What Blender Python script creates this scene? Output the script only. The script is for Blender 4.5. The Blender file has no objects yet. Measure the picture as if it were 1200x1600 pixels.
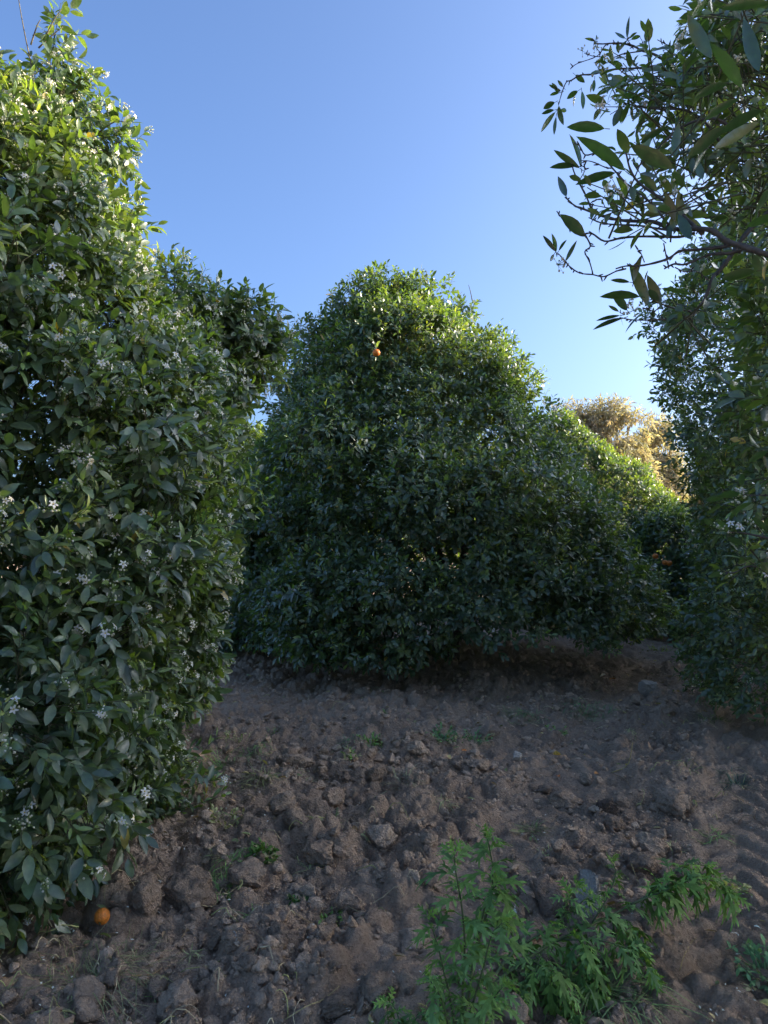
import bpy, bmesh, math, random
import numpy as np
from mathutils import Vector, Matrix

random.seed(7)
R = np.random.default_rng(11)
SC = bpy.context.scene
COL = SC.collection
D2R = math.pi / 180

# ------------------------------------------------------------------ camera
CAM = np.array([0.0, 0.0, 1.5])
PITCH = 3.0 * D2R
FPX = 800 / math.tan(35 * D2R)
RIGHT = np.array([1.0, 0, 0])
FWD = np.array([0, math.cos(PITCH), math.sin(PITCH)])
UPV = np.array([0, -math.sin(PITCH), math.cos(PITCH)])

cd = bpy.data.cameras.new('camera')
cam = bpy.data.objects.new('camera', cd)
COL.objects.link(cam)
cam.location = CAM
cam.rotation_euler = (math.pi / 2 + PITCH, 0, 0)
cd.sensor_fit = 'VERTICAL'
cd.sensor_height = 24
cd.lens = 12 / math.tan(35 * D2R)
cd.clip_start = 0.05
cd.clip_end = 2000
SC.camera = cam


def at(u, v, d):
    """A point of the place, given its direction in the survey photo and its depth."""
    return CAM + d * ((u - 600) / FPX * RIGHT + (800 - v) / FPX * UPV + FWD)


# ------------------------------------------------------------------ noise
def _h(ix, iy, iz, s):
    n = (ix * 374761393 + iy * 668265263 + iz * 1274126177 + s * 1013904223) & 0xffffffff
    n = ((n ^ (n >> 13)) * 1274126177) & 0xffffffff
    n = n ^ (n >> 16)
    return n / 4294967296.0


def vnoise(p, s=0):
    p = np.asarray(p, float)
    i = np.floor(p).astype(np.int64)
    f = p - i
    f = f * f * (3 - 2 * f)
    x, y, z = i[:, 0], i[:, 1], i[:, 2]
    out = 0
    for a in (0, 1):
        wx = f[:, 0] if a else 1 - f[:, 0]
        for b in (0, 1):
            wy = f[:, 1] if b else 1 - f[:, 1]
            for c in (0, 1):
                wz = f[:, 2] if c else 1 - f[:, 2]
                out = out + wx * wy * wz * _h(x + a, y + b, z + c, s)
    return out


def fbm(p, s=0, o=4):
    a, t, n = 0.5, 0, 0
    for k in range(o):
        n = n + a * vnoise(np.asarray(p) * 2 ** k, s + k)
        t += a
        a *= 0.5
    return n / t


def worley(x, y, s):
    ix, iy = np.floor(x).astype(np.int64), np.floor(y).astype(np.int64)
    best = np.full(x.shape, 9.0)
    rid = np.zeros(x.shape)
    z = np.zeros_like(ix)
    for a in (-1, 0, 1):
        for b in (-1, 0, 1):
            jx, jy = ix + a, iy + b
            px = jx + _h(jx, jy, z, s)
            py = jy + _h(jx, jy, z, s + 1)
            d = np.hypot(px - x, py - y)
            m = d < best
            best = np.where(m, d, best)
            rid = np.where(m, _h(jx, jy, z, s + 2), rid)
    return best, rid


def sstep(a, b, x):
    t = np.clip((x - a) / (b - a), 0, 1)
    return t * t * (3 - 2 * t)


def unit(v):
    return v / np.maximum(np.linalg.norm(v, axis=-1, keepdims=True), 1e-9)


# ------------------------------------------------------------------ mesh helpers
class MB:
    """Collects vertices, triangles and quads (with a colour per vertex) and links them as ONE mesh object."""

    def __init__(self):
        self.V, self.T, self.Q, self.C = [], [], [], []
        self.TM, self.QM = [], []
        self.n = 0

    def add(self, V, T=None, Q=None, col=(1, 1, 1), mat=0):
        V = np.asarray(V, float).reshape(-1, 3)
        self.V.append(V)
        c = np.asarray(col, float)
        if c.ndim == 1:
            c = np.tile(c, (len(V), 1))
        self.C.append(c)
        if T is not None and len(T):
            T = np.asarray(T, np.int64).reshape(-1, 3)
            self.T.append(T + self.n)
            self.TM.append(np.full(len(T), mat))
        if Q is not None and len(Q):
            Q = np.asarray(Q, np.int64).reshape(-1, 4)
            self.Q.append(Q + self.n)
            self.QM.append(np.full(len(Q), mat))
        self.n += len(V)

    def mesh(self, name, mats, smooth=True):
        V = np.concatenate(self.V)
        C = np.concatenate(self.C)
        T = np.concatenate(self.T) if self.T else np.zeros((0, 3), np.int64)
        Q = np.concatenate(self.Q) if self.Q else np.zeros((0, 4), np.int64)
        me = bpy.data.meshes.new(name)
        me.vertices.add(len(V))
        me.vertices.foreach_set('co', V.astype(np.float32).ravel())
        nl = len(T) * 3 + len(Q) * 4
        me.loops.add(nl)
        me.loops.foreach_set('vertex_index', np.concatenate([T.ravel(), Q.ravel()]).astype(np.int32))
        me.polygons.add(len(T) + len(Q))
        st = np.concatenate([np.arange(len(T)) * 3, len(T) * 3 + np.arange(len(Q)) * 4]).astype(np.int32)
        me.polygons.foreach_set('loop_start', st)
        mi = np.concatenate((self.TM + self.QM) or [np.zeros(0)]).astype(np.int32)
        if len(self.TM) and len(self.QM):
            mi = np.concatenate([np.concatenate(self.TM), np.concatenate(self.QM)]).astype(np.int32)
        me.polygons.foreach_set('material_index', mi)
        me.polygons.foreach_set('use_smooth', np.full(len(T) + len(Q), smooth))
        at_ = me.attributes.new('tint', 'FLOAT_COLOR', 'POINT')
        at_.data.foreach_set('color', np.concatenate([C, np.ones((len(C), 1))], 1).astype(np.float32).ravel())
        for m in mats if isinstance(mats, (list, tuple)) else [mats]:
            me.materials.append(m)
        me.update(calc_edges=True)
        me.validate()
        return me

    def build(self, name, mats, parent=None, smooth=True):
        return obj(name, self.mesh(name, mats, smooth), parent)


def obj(name, me, parent=None, M=None):
    o = bpy.data.objects.new(name, me)
    COL.objects.link(o)
    if parent is not None:
        o.parent = parent
        o.matrix_parent_inverse = Matrix.Translation(parent.location).inverted()
    if M is not None:
        o.matrix_basis = M
    return o


def tag(o, label=None, cat=None, group=None, kind=None):
    if label: o['label'] = label
    if cat: o['category'] = cat
    if group: o['group'] = group
    if kind: o['kind'] = kind
    return o


def empty(name, loc):
    o = bpy.data.objects.new(name, None)
    COL.objects.link(o)
    o.location = [float(c) for c in loc]
    o.empty_display_size = 0.1
    return o


def frame(T):
    """two vectors perpendicular to each row of T"""
    a = np.where(np.abs(T[:, 2:3]) < 0.9, [[0, 0, 1.0]], [[1.0, 0, 0]])
    s = unit(np.cross(T, a))
    return s, np.cross(s, T)


def tube(mb, pts, rad, sides=6, col=(1, 1, 1), mat=0, wob=0.0, seed=1):
    P = np.asarray(pts, float)
    rad = np.broadcast_to(np.asarray(rad, float), (len(P),))
    T = unit(np.gradient(P, axis=0))
    s, n = frame(T)
    for i in range(1, len(P)):                       # keep the frame from flipping
        s[i] = s[i - 1] - T[i] * np.dot(s[i - 1], T[i])
        s[i] /= max(np.linalg.norm(s[i]), 1e-9)
        n[i] = np.cross(s[i], T[i])
    a = np.arange(sides) * 2 * math.pi / sides
    ring = s[:, None] * np.cos(a)[None, :, None] + n[:, None] * np.sin(a)[None, :, None]
    rr = rad[:, None, None] * np.ones((1, sides, 1))
    if wob:
        q = (P[:, None] + ring * rad[:, None, None]).reshape(-1, 3) * 14
        rr = rr * (1 + wob * (vnoise(q, seed).reshape(len(P), sides, 1) - 0.5) * 2)
    V = (P[:, None] + ring * rr).reshape(-1, 3)
    i = np.arange(len(P) - 1)[:, None] * sides
    j = np.arange(sides)[None]
    k = (j + 1) % sides
    Q = np.stack([i + j, i + k, i + sides + k, i + sides + j], -1).reshape(-1, 4)
    caps = [[0, m + 1, m] for m in range(1, sides - 1)]
    b = (len(P) - 1) * sides
    caps += [[b, b + m, b + m + 1] for m in range(1, sides - 1)]
    mb.add(V, caps, Q, col, mat)


def smooth_path(pts, n=4):
    """Catmull-Rom through the points"""
    P = np.asarray(pts, float)
    Q = np.vstack([2 * P[0] - P[1], P, 2 * P[-1] - P[-2]])
    out = []
    for i in range(1, len(Q) - 2):
        for t in np.arange(n) / n:
            a, b, c, d = Q[i - 1:i + 3]
            out.append(0.5 * (2 * b + (c - a) * t + (2 * a - 5 * b + 4 * c - d) * t * t + (3 * b - a - 3 * c + d) * t ** 3))
    out.append(P[-1])
    return np.array(out)


# ------------------------------------------------------------------ materials
def new_mat(name):
    m = bpy.data.materials.new(name)
    m.use_nodes = True
    nt = m.node_tree
    nt.nodes.clear()
    return m, nt, nt.nodes, nt.links


def N(nodes, t, **kw):
    n = nodes.new(t)
    for k, v in kw.items():
        setattr(n, k, v)
    return n


def mixc(nodes, links, mode, fac, a, b):
    n = nodes.new('ShaderNodeMix')
    n.data_type = 'RGBA'
    n.blend_type = mode
    n.clamp_factor = True
    for s, v in ((n.inputs[0], fac), (n.inputs[6], a), (n.inputs[7], b)):
        if hasattr(v, 'default_value') or hasattr(v, 'is_linked'):
            links.new(v, s)
        elif isinstance(v, (int, float)):
            s.default_value = v
        else:
            s.default_value = (*v, 1)
    return n.outputs[2]


def leaf_material(name, rough=0.38, trans=0.25, tcol=(1.9, 2.2, 0.55), back=1.35, spec=0.5, vein=True):
    m, nt, nd, lk = new_mat(name)
    out = N(nd, 'ShaderNodeOutputMaterial')
    a = N(nd, 'ShaderNodeAttribute', attribute_name='tint')
    tc = N(nd, 'ShaderNodeTexCoord')
    no = N(nd, 'ShaderNodeTexNoise')
    no.inputs['Scale'].default_value = 45
    no.inputs['Detail'].default_value = 3
    lk.new(tc.outputs['Object'], no.inputs['Vector'])
    mr = N(nd, 'ShaderNodeMapRange')
    mr.inputs[1].default_value, mr.inputs[2].default_value = 0.3, 0.7
    mr.inputs[3].default_value, mr.inputs[4].default_value = 0.78, 1.25
    lk.new(no.outputs['Fac'], mr.inputs[0])
    base = mixc(nd, lk, 'MULTIPLY', 1.0, a.outputs['Color'], mr.outputs[0])
    geo = N(nd, 'ShaderNodeNewGeometry')
    pale = mixc(nd, lk, 'MULTIPLY', 1.0, base, (back, back, back * 1.15))
    bcol = mixc(nd, lk, 'MIX', geo.outputs['Backfacing'], base, pale)
    p = N(nd, 'ShaderNodeBsdfPrincipled')
    p.inputs['Roughness'].default_value = rough
    p.inputs['Specular IOR Level'].default_value = spec
    p.inputs['Coat Weight'].default_value = 0.8 * (spec > 0.9)
    p.inputs['Coat Roughness'].default_value = 0.22
    rr = N(nd, 'ShaderNodeMapRange')
    rr.inputs[3].default_value, rr.inputs[4].default_value = rough, min(1, rough + 0.3)
    lk.new(geo.outputs['Backfacing'], rr.inputs[0])
    lk.new(rr.outputs[0], p.inputs['Roughness'])
    lk.new(bcol, p.inputs['Base Color'])
    bu = N(nd, 'ShaderNodeBump')
    bu.inputs['Strength'].default_value = 0.25
    bu.inputs['Distance'].default_value = 0.01
    lk.new(no.outputs['Fac'], bu.inputs['Height'])
    lk.new(bu.outputs[0], p.inputs['Normal'])
    tr = N(nd, 'ShaderNodeBsdfTranslucent')
    tcl = mixc(nd, lk, 'MULTIPLY', 1.0, base, tcol)
    lk.new(tcl, tr.inputs['Color'])
    mx = N(nd, 'ShaderNodeMixShader')
    mx.inputs[0].default_value = trans
    lk.new(p.outputs[0], mx.inputs[1])
    lk.new(tr.outputs[0], mx.inputs[2])
    lk.new(mx.outputs[0], out.inputs['Surface'])
    return m


def soil_material(name, c0, c1, c2, bump=1.0, scale=1.0, vary=False):
    m, nt, nd, lk = new_mat(name)
    out = N(nd, 'ShaderNodeOutputMaterial')
    tc = N(nd, 'ShaderNodeNewGeometry')
    n1 = N(nd, 'ShaderNodeTexNoise')
    n1.inputs['Scale'].default_value = 3.2 * scale
    n1.inputs['Detail'].default_value = 8
    n1.inputs['Roughness'].default_value = 0.65
    n2 = N(nd, 'ShaderNodeTexNoise')
    n2.inputs['Scale'].default_value = 55 * scale
    n2.inputs['Detail'].default_value = 8
    n2.inputs['Roughness'].default_value = 0.7
    n3 = N(nd, 'ShaderNodeTexVoronoi')
    n3.inputs['Scale'].default_value = 90 * scale
    for n in (n1, n2, n3):
        lk.new(tc.outputs['Position'], n.inputs['Vector'])
    cr = N(nd, 'ShaderNodeValToRGB')
    e = cr.color_ramp.elements
    e[0].position, e[0].color = 0.32, (*c0, 1)
    e[1].position, e[1].color = 0.72, (*c2, 1)
    x = e.new(0.5)
    x.color = (*c1, 1)
    ad = N(nd, 'ShaderNodeMath', operation='ADD')
    m1 = N(nd, 'ShaderNodeMath', operation='MULTIPLY')
    m1.inputs[1].default_value = 0.5
    lk.new(n1.outputs['Fac'], m1.inputs[0])
    m2 = N(nd, 'ShaderNodeMath', operation='MULTIPLY')
    m2.inputs[1].default_value = 0.5
    lk.new(n2.outputs['Fac'], m2.inputs[0])
    lk.new(m1.outputs[0], ad.inputs[0])
    lk.new(m2.outputs[0], ad.inputs[1])
    lk.new(ad.outputs[0], cr.inputs[0])
    col = cr.outputs['Color']
    a = N(nd, 'ShaderNodeAttribute', attribute_name='tint')
    col = mixc(nd, lk, 'MULTIPLY', 1.0, col, a.outputs['Color'])
    if vary:
        oi = N(nd, 'ShaderNodeObjectInfo')
        mr = N(nd, 'ShaderNodeMapRange')
        mr.inputs[3].default_value, mr.inputs[4].default_value = 0.75, 1.35
        lk.new(oi.outputs['Random'], mr.inputs[0])
        col = mixc(nd, lk, 'MULTIPLY', 1.0, col, mr.outputs[0])
    p = N(nd, 'ShaderNodeBsdfPrincipled')
    p.inputs['Roughness'].default_value = 0.92
    p.inputs['Specular IOR Level'].default_value = 0.25
    lk.new(col, p.inputs['Base Color'])
    b1 = N(nd, 'ShaderNodeBump')
    b1.inputs['Strength'].default_value = bump
    b1.inputs['Distance'].default_value = 0.03
    lk.new(n2.outputs['Fac'], b1.inputs['Height'])
    b2 = N(nd, 'ShaderNodeBump')
    b2.inputs['Strength'].default_value = bump * 0.5
    b2.inputs['Distance'].default_value = 0.012
    lk.new(n3.outputs['Distance'], b2.inputs['Height'])
    lk.new(b1.outputs[0], b2.inputs['Normal'])
    lk.new(b2.outputs[0], p.inputs['Normal'])
    lk.new(p.outputs[0], out.inputs['Surface'])
    return m


def plain_material(name, c, rough=0.6, tint=True, trans=0.0, noise=12, bump=0.2, spec=0.4, amt=0.25):
    m, nt, nd, lk = new_mat(name)
    out = N(nd, 'ShaderNodeOutputMaterial')
    tc = N(nd, 'ShaderNodeTexCoord')
    no = N(nd, 'ShaderNodeTexNoise')
    no.inputs['Scale'].default_value = noise
    no.inputs['Detail'].default_value = 6
    lk.new(tc.outputs['Object'], no.inputs['Vector'])
    mr = N(nd, 'ShaderNodeMapRange')
    mr.inputs[1].default_value, mr.inputs[2].default_value = 0.3, 0.7
    mr.inputs[3].default_value, mr.inputs[4].default_value = 1 - amt, 1 + amt
    lk.new(no.outputs['Fac'], mr.inputs[0])
    col = mixc(nd, lk, 'MULTIPLY', 1.0, c, mr.outputs[0])
    if tint:
        a = N(nd, 'ShaderNodeAttribute', attribute_name='tint')
        col = mixc(nd, lk, 'MULTIPLY', 1.0, col, a.outputs['Color'])
    p = N(nd, 'ShaderNodeBsdfPrincipled')
    p.inputs['Roughness'].default_value = rough
    p.inputs['Specular IOR Level'].default_value = spec
    lk.new(col, p.inputs['Base Color'])
    bu = N(nd, 'ShaderNodeBump')
    bu.inputs['Strength'].default_value = bump
    bu.inputs['Distance'].default_value = 0.01
    lk.new(no.outputs['Fac'], bu.inputs['Height'])
    lk.new(bu.outputs[0], p.inputs['Normal'])
    if trans:
        tr = N(nd, 'ShaderNodeBsdfTranslucent')
        lk.new(col, tr.inputs['Color'])
        mx = N(nd, 'ShaderNodeMixShader')
        mx.inputs[0].default_value = trans
        lk.new(p.outputs[0], mx.inputs[1])
        lk.new(tr.outputs[0], mx.inputs[2])
        lk.new(mx.outputs[0], out.inputs['Surface'])
    else:
        lk.new(p.outputs[0], out.inputs['Surface'])
    return m


M_LEAF = leaf_material('citrus_leaf', rough=0.30, trans=0.34, spec=1.0, back=1.15, tcol=(3.2, 3.1, 0.6))
M_EUC = leaf_material('eucalyptus_leaf', rough=0.5, trans=0.45, tcol=(1.5, 1.3, 0.7), back=1.1)
M_WEED = leaf_material('weed_leaf', rough=0.55, trans=0.3, tcol=(1.6, 1.8, 0.6), back=1.5, spec=0.3)
M_BARK = plain_material('bark', (0.085, 0.068, 0.052), 0.9, noise=30, bump=0.8, amt=0.5)
M_PALEBARK = plain_material('pale_bark', (0.30, 0.25, 0.19), 0.85, noise=4, bump=0.4, amt=0.3)
M_TWIG = plain_material('twig_bark', (0.075, 0.068, 0.055), 0.7, noise=60, bump=0.6, amt=0.35)
M_PETAL = plain_material('petal', (0.78, 0.77, 0.68), 0.5, trans=0.25, noise=80, bump=0.05, amt=0.06)
M_ORANGE = plain_material('orange_rind', (0.68, 0.20, 0.025), 0.45, noise=90, bump=0.6, amt=0.3)
M_SOIL = soil_material('tilled_soil', (0.20, 0.135, 0.087), (0.39, 0.272, 0.182), (0.58, 0.422, 0.29))
M_CLOD = soil_material('clod_soil', (0.22, 0.150, 0.098), (0.42, 0.298, 0.202), (0.62, 0.457, 0.32), vary=True)
M_ROCK = soil_material('pale_stone', (0.46, 0.395, 0.315), (0.64, 0.56, 0.46), (0.76, 0.68, 0.57), bump=1.0)
M_STRAW = plain_material('straw', (0.50, 0.42, 0.27), 0.75, noise=40, bump=0.1, amt=0.35)

# ------------------------------------------------------------------ world and sun
SUN_AZ, SUN_EL = 79.0, 18.5
w = bpy.data.worlds.new('World')
SC.world = w
w.use_nodes = True
wn = w.node_tree
wn.nodes.clear()
wo = wn.nodes.new('ShaderNodeOutputWorld')
bg = wn.nodes.new('ShaderNodeBackground')
sky = wn.nodes.new('ShaderNodeTexSky')
sky.sky_type = 'NISHITA'
sky.sun_disc = False
sky.sun_elevation = SUN_EL * D2R
sky.sun_rotation = SUN_AZ * D2R
sky.air_density = 0.75
sky.dust_density = 4.8
sky.ozone_density = 5.2
bg.inputs['Strength'].default_value = 0.15
wn.links.new(sky.outputs[0], bg.inputs['Color'])
wn.links.new(bg.outputs[0], wo.inputs['Surface'])

sd = bpy.data.lights.new('sun', 'SUN')
sd.energy = 5.0
sd.angle = 0.5 * D2R
sd.color = (1.0, 0.84, 0.60)
sun = bpy.data.objects.new('sun', sd)
COL.objects.link(sun)
SUNDIR = Vector((math.sin(SUN_AZ * D2R) * math.cos(SUN_EL * D2R), math.cos(SUN_AZ * D2R) * math.cos(SUN_EL * D2R), math.sin(SUN_EL * D2R)))
sun.rotation_mode = 'QUATERNION'
sun.rotation_quaternion = (-SUNDIR).to_track_quat('-Z', 'Y')
sun.location = (20, 12, 12)

SC.view_settings.view_transform = 'Standard'
SC.view_settings.look = 'None'
SC.view_settings.gamma = 1
SC.view_settings.exposure = 1.55
SC.render.engine = 'CYCLES'
SC.cycles.max_bounces = 12
SC.cycles.diffuse_bounces = 7
SC.cycles.transmission_bounces = 4
SC.cycles.glossy_bounces = 2
SC.cycles.use_denoising = True

# ------------------------------------------------------------------ ground
TRACKS = ((1.22, 0.25), (-0.05, 0.22))
TSLOPE = 0.48
MOUNDS = [(3.4, 8.9, 0.45, 0.10), (1.15, 8.0, 0.30, 0.12), (1.75, 4.75, 0.30, 0.09), (2.2, 4.9, 0.28, 0.07), (-0.7, 4.9, 0.3, 0.06),
          (-0.55, 3.9, 0.25, 0.05), (2.9, 7.2, 0.3, 0.08), (0.3, 5.6, 0.35, 0.05), (0.55, 2.45, 0.4, 0.05), (0.12, 2.62, 0.16, 0.06)]


def height(x, y):
    x = np.asarray(x, float)
    y = np.asarray(y, float)
    sh = x.shape
    x, y = x.ravel(), y.ravel()
    near = 1 - sstep(14, 30, np.hypot(x, y))
    p = np.stack([x, y, np.zeros_like(x)], 1)
    z = 0.16 * (fbm(p * 0.45, 3, 3) - 0.5) + 0.10 * (fbm(p * 1.3, 8, 4) - 0.5)
    tm = np.zeros_like(x)
    tz = np.zeros_like(x)
    for x0, hw in TRACKS:
        q = (x - x0 - TSLOPE * (y - 2.4)) / 1.11
        l = (y + TSLOPE * x) / 1.11 * 1.0
        m = (1 - sstep(hw * 0.8, hw * 1.2, np.abs(q + 0.06 * (fbm(p * 3, 4, 2) - 0.5)))) * (0.55 + 0.45 * sstep(0.35, 0.6, vnoise(p * 0.9, 21)))
        ph = (l + np.abs(q + 0.08) * 1.25 + 0.20 * fbm(p * 1.9, 5, 3)) / 0.235
        fr = ph - np.floor(ph)
        lug = sstep(0.0, 0.16, fr) * (1 - sstep(0.42, 0.75, fr))
        lug = lug * sstep(0.25, 0.6, vnoise(p * 2.4, 91)) + 0.6 * (fbm(p * 9, 92, 3) - 0.5)
        fade = 1 if hw > 0.25 else 0.55
        m = m * fade
        tz = tz + m * (-0.042 + 0.058 * lug)
        tm = np.maximum(tm, m)
    rough = (1 - 0.86 * tm) * near * (0.75 + 0.6 * sstep(0.3, 0.65, fbm(p * 0.8, 31, 3)))
    wx = x + 0.05 * (vnoise(p * 7, 51) - 0.5)
    wy = y + 0.05 * (vnoise(p * 7, 52) - 0.5)
    for s, a, sd_ in ((0.34, 0.062, 100), (0.19, 0.056, 110), (0.105, 0.044, 120), (0.055, 0.026, 130), (0.03, 0.014, 140)):
        f, r = worley(wx / s, wy / s, sd_)
        dome = np.sqrt(np.clip(1 - (f / 0.62) ** 2, 0, 1))
        slab = np.clip((0.60 - f) / 0.30, 0, 1)                  # a broken, flat topped piece
        z = z + rough * a * (0.2 + 0.8 * r ** 1.5) * (np.where(s > 0.05, 0.5 * dome + 0.5 * slab, dome))
    z = z + near * 0.026 * (fbm(p * 22, 60, 3) - 0.5) * (1 - 0.5 * tm) + tz - 0.035
    for mx, my, mr, mh in MOUNDS:
        z = z + mh * np.exp(-((x - mx) ** 2 + (y - my) ** 2) / (mr * mr * 0.6))
    return z.reshape(sh)


def axis(spans):
    out = []
    for a, b, s in spans:
        out.append(np.arange(a, b, s))
    return np.concatenate(out)


far = np.array([20, 24, 30, 40, 55, 80, 120, 180, 280, 450.0])
gx = np.concatenate([-far[::-1], axis([(-16, -7, 0.25), (-7, -2.2, 0.08), (-2.2, 2.6, 0.0135), (2.6, 5.5, 0.025), (5.5, 9, 0.1), (9, 16.1, 0.3)]), far])
gy = np.concatenate([-far[::-1], axis([(-16, -2, 0.5), (-2, 1.6, 0.12), (1.6, 4.5, 0.0125), (4.5, 8, 0.02), (8, 12.5, 0.04), (12.5, 17.9, 0.2)]), far])
GX, GY = np.meshgrid(gx, gy)
GZ = height(GX, GY)
nx, ny = len(gx), len(gy)
ii = (np.arange(ny - 1)[:, None] * nx + np.arange(nx - 1)[None]).ravel()
g = MB()
dry = 0.85 + 0.4 * fbm(np.stack([GX.ravel(), GY.ravel(), 0 * GX.ravel()], 1) * 0.7, 77, 3)
trk = np.zeros(GX.size)
for x0, hw in TRACKS:
    q = (GX.ravel() - x0 - TSLOPE * (GY.ravel() - 2.4)) / 1.11
    trk = np.maximum(trk, 1 - sstep(hw * 0.7, hw * 1.3, np.abs(q)))
dry = dry * (1 + 0.08 * trk)
g.add(np.stack([GX.ravel(), GY.ravel(), GZ.ravel()], 1), None, np.stack([ii, ii + 1, ii + nx + 1, ii + nx], 1),
      np.stack([dry, dry, dry], 1))
ground = g.build('ground', M_SOIL)
tag(ground, kind='structure')


def hz(x, y):
    """height of the built ground sheet, read off its grid"""
    x, y = np.asarray(x, float), np.asarray(y, float)
    i = np.clip(np.searchsorted(gx, x) - 1, 0, nx - 2)
    j = np.clip(np.searchsorted(gy, y) - 1, 0, ny - 2)
    a = np.clip((x - gx[i]) / (gx[i + 1] - gx[i]), 0, 1)
    b = np.clip((y - gy[j]) / (gy[j + 1] - gy[j]), 0, 1)
    return (GZ[j, i] * (1 - a) + GZ[j, i + 1] * a) * (1 - b) + (GZ[j + 1, i] * (1 - a) + GZ[j + 1, i + 1] * a) * b


def gz(x, y):
    return float(hz(x, y))


def on_ground(u, v):
    d = unit((at(u, v, 1.0) - CAM)[None])[0]
    z = 0.0
    for _ in range(5):
        t = (z - CAM[2]) / d[2]
        p = CAM + d * t
        z = gz(p[0], p[1])
    return np.array([p[0], p[1], z]), t


# ------------------------------------------------------------------ leaves
def leaves(mb, P, D, Nn, L, W, tint, curl=0.15, fold=0.25, k=2, mat=0):
    """n leaves: base P, direction D, upper side towards Nn, length L, width W, k stations along the blade"""
    n = len(P)
    D = unit(D)
    Nn = unit(Nn - D * np.sum(Nn * D, 1, keepdims=True))
    S = np.cross(D, Nn)
    L = np.asarray(L, float).reshape(-1, 1) * np.ones((n, 1))
    W = np.asarray(W, float).reshape(-1, 1) * np.ones((n, 1))
    curl = np.asarray(curl, float).reshape(-1, 1) * np.ones((n, 1))
    fold = np.asarray(fold, float).reshape(-1, 1) * np.ones((n, 1))
    ts = {1: [0.48], 2: [0.3, 0.68], 3: [0.2, 0.48, 0.78], 4: [0.14, 0.36, 0.6, 0.83], 5: [0.1, 0.28, 0.48, 0.68, 0.87]}[k]
    vs = [P]
    for t in ts:
        wt = math.sin(math.pi * t ** 0.92) ** 0.8
        M = P + D * L * (t - 0.25 * np.abs(curl) * t * t) - Nn * curl * L * t * t
        side = S * W * 0.5 * wt
        up = Nn * fold * W * 0.5 * wt
        vs += [M + side + up, M, M - side + up]
    vs.append(P + D * L * (1 - 0.25 * np.abs(curl)) - Nn * curl * L)
    V = np.stack(vs, 1)
    nv = V.shape[1]
    T = [[0, 2, 1], [0, 3, 2], [nv - 4, nv - 3, nv - 1], [nv - 3, nv - 2, nv - 1]]
    Q = []
    for s in range(k - 1):
        a = 1 + 3 * s
        Q += [[a, a + 1, a + 4, a + 3], [a + 1, a + 2, a + 5, a + 4]]
    off = (np.arange(n) * nv)[:, None, None]
    T = (np.array(T)[None] + off).reshape(-1, 3)
    Q = (np.array(Q)[None] + off).reshape(-1, 4) if Q else None
    tint = np.asarray(tint, float)
    if tint.ndim == 1:
        tint = np.tile(tint, (n, 1))
    mb.add(V.reshape(-1, 3), T, Q, np.repeat(tint, nv, 0), mat)


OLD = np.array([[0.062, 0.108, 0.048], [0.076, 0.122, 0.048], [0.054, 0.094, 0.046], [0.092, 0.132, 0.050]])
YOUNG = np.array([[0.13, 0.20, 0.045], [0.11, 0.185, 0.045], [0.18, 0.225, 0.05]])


def shoots(mb, P, A, OUT, rng, per=8, length=0.16, leaf=0.08, width=0.5, young=0.18, droop=0.35, k=2, twig=True, spread=1.0, old=OLD, yng=YOUNG, slim=0.62):
    """a leafy shoot at each P growing along A; leaves spiral round it and face OUT and up"""
    n = len(P)
    A = unit(A)
    s, b = frame(A)
    isy = rng.random(n) < young
    ph0 = rng.random(n) * 6.28
    ln = length * (0.7 + 0.6 * rng.random(n))
    hue = rng.integers(0, len(old), n)
    hy = rng.integers(0, len(yng), n)
    sz = 0.8 + 0.4 * rng.random(n)
    for j in range(per):
        t = (j + 0.6) / per
        ph = ph0 + j * 2.4 + rng.normal(0, 0.25, n)
        th = ((68 - 42 * t) * D2R * spread + rng.normal(0, 0.2, n))[:, None]
        ring = s * np.cos(ph)[:, None] + b * np.sin(ph)[:, None]
        d = A * np.cos(th) + ring * np.sin(th)
        dr = droop * (0.5 + rng.random(n)) * np.where(isy, 0.25, 1.0)
        d[:, 2] -= dr * (1.15 - t)
        d = unit(d)
        nn = A * 0.35 + OUT * 0.6 + np.array([[0, 0, 0.62]]) + rng.normal(0, 0.5, (n, 3))
        base = P + A * (ln * t)[:, None] + ring * 0.006
        y = isy & (t > 0.3)
        L = leaf * sz * (1.0 - 0.35 * np.abs(t - 0.4)) * (0.75 + 0.5 * rng.random(n)) * np.where(y, 0.8, 1.0)
        Wd = L * width * np.where(y, slim, 1.0) * (0.85 + 0.3 * rng.random(n))
        c = np.where(y[:, None], yng[hy], old[hue]) * (0.72 + 0.56 * rng.random((n, 1)))
        old_y = rng.random(n) < 0.0025
        c = np.where(old_y[:, None], np.array([[0.30, 0.22, 0.03]]), c)
        leaves(mb, base, d, nn, L, Wd, c, curl=0.10 + 0.28 * rng.random(n), fold=0.12 + 0.35 * rng.random(n), k=k)
    if twig:                                                    # the shoot's own stem: a three sided rod
        a3 = np.arange(3) * 2.094
        r0 = 0.0022
        ring = s[:, None] * np.cos(a3)[None, :, None] + b[:, None] * np.sin(a3)[None, :, None]
        V = np.stack([P[:, None] - A[:, None] * 0.12 + ring * r0 * 1.3, P[:, None] + (A * ln[:, None])[:, None] + ring * r0 * 0.6], 1).reshape(n, 6, 3)
        q = np.array([[0, 1, 4, 3], [1, 2, 5, 4], [2, 0, 3, 5]])
        Q = (q[None] + (np.arange(n) * 6)[:, None, None]).reshape(-1, 4)
        mb.add(V.reshape(-1, 3), None, Q, (1.1, 1.25, 0.7), 1)


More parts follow.
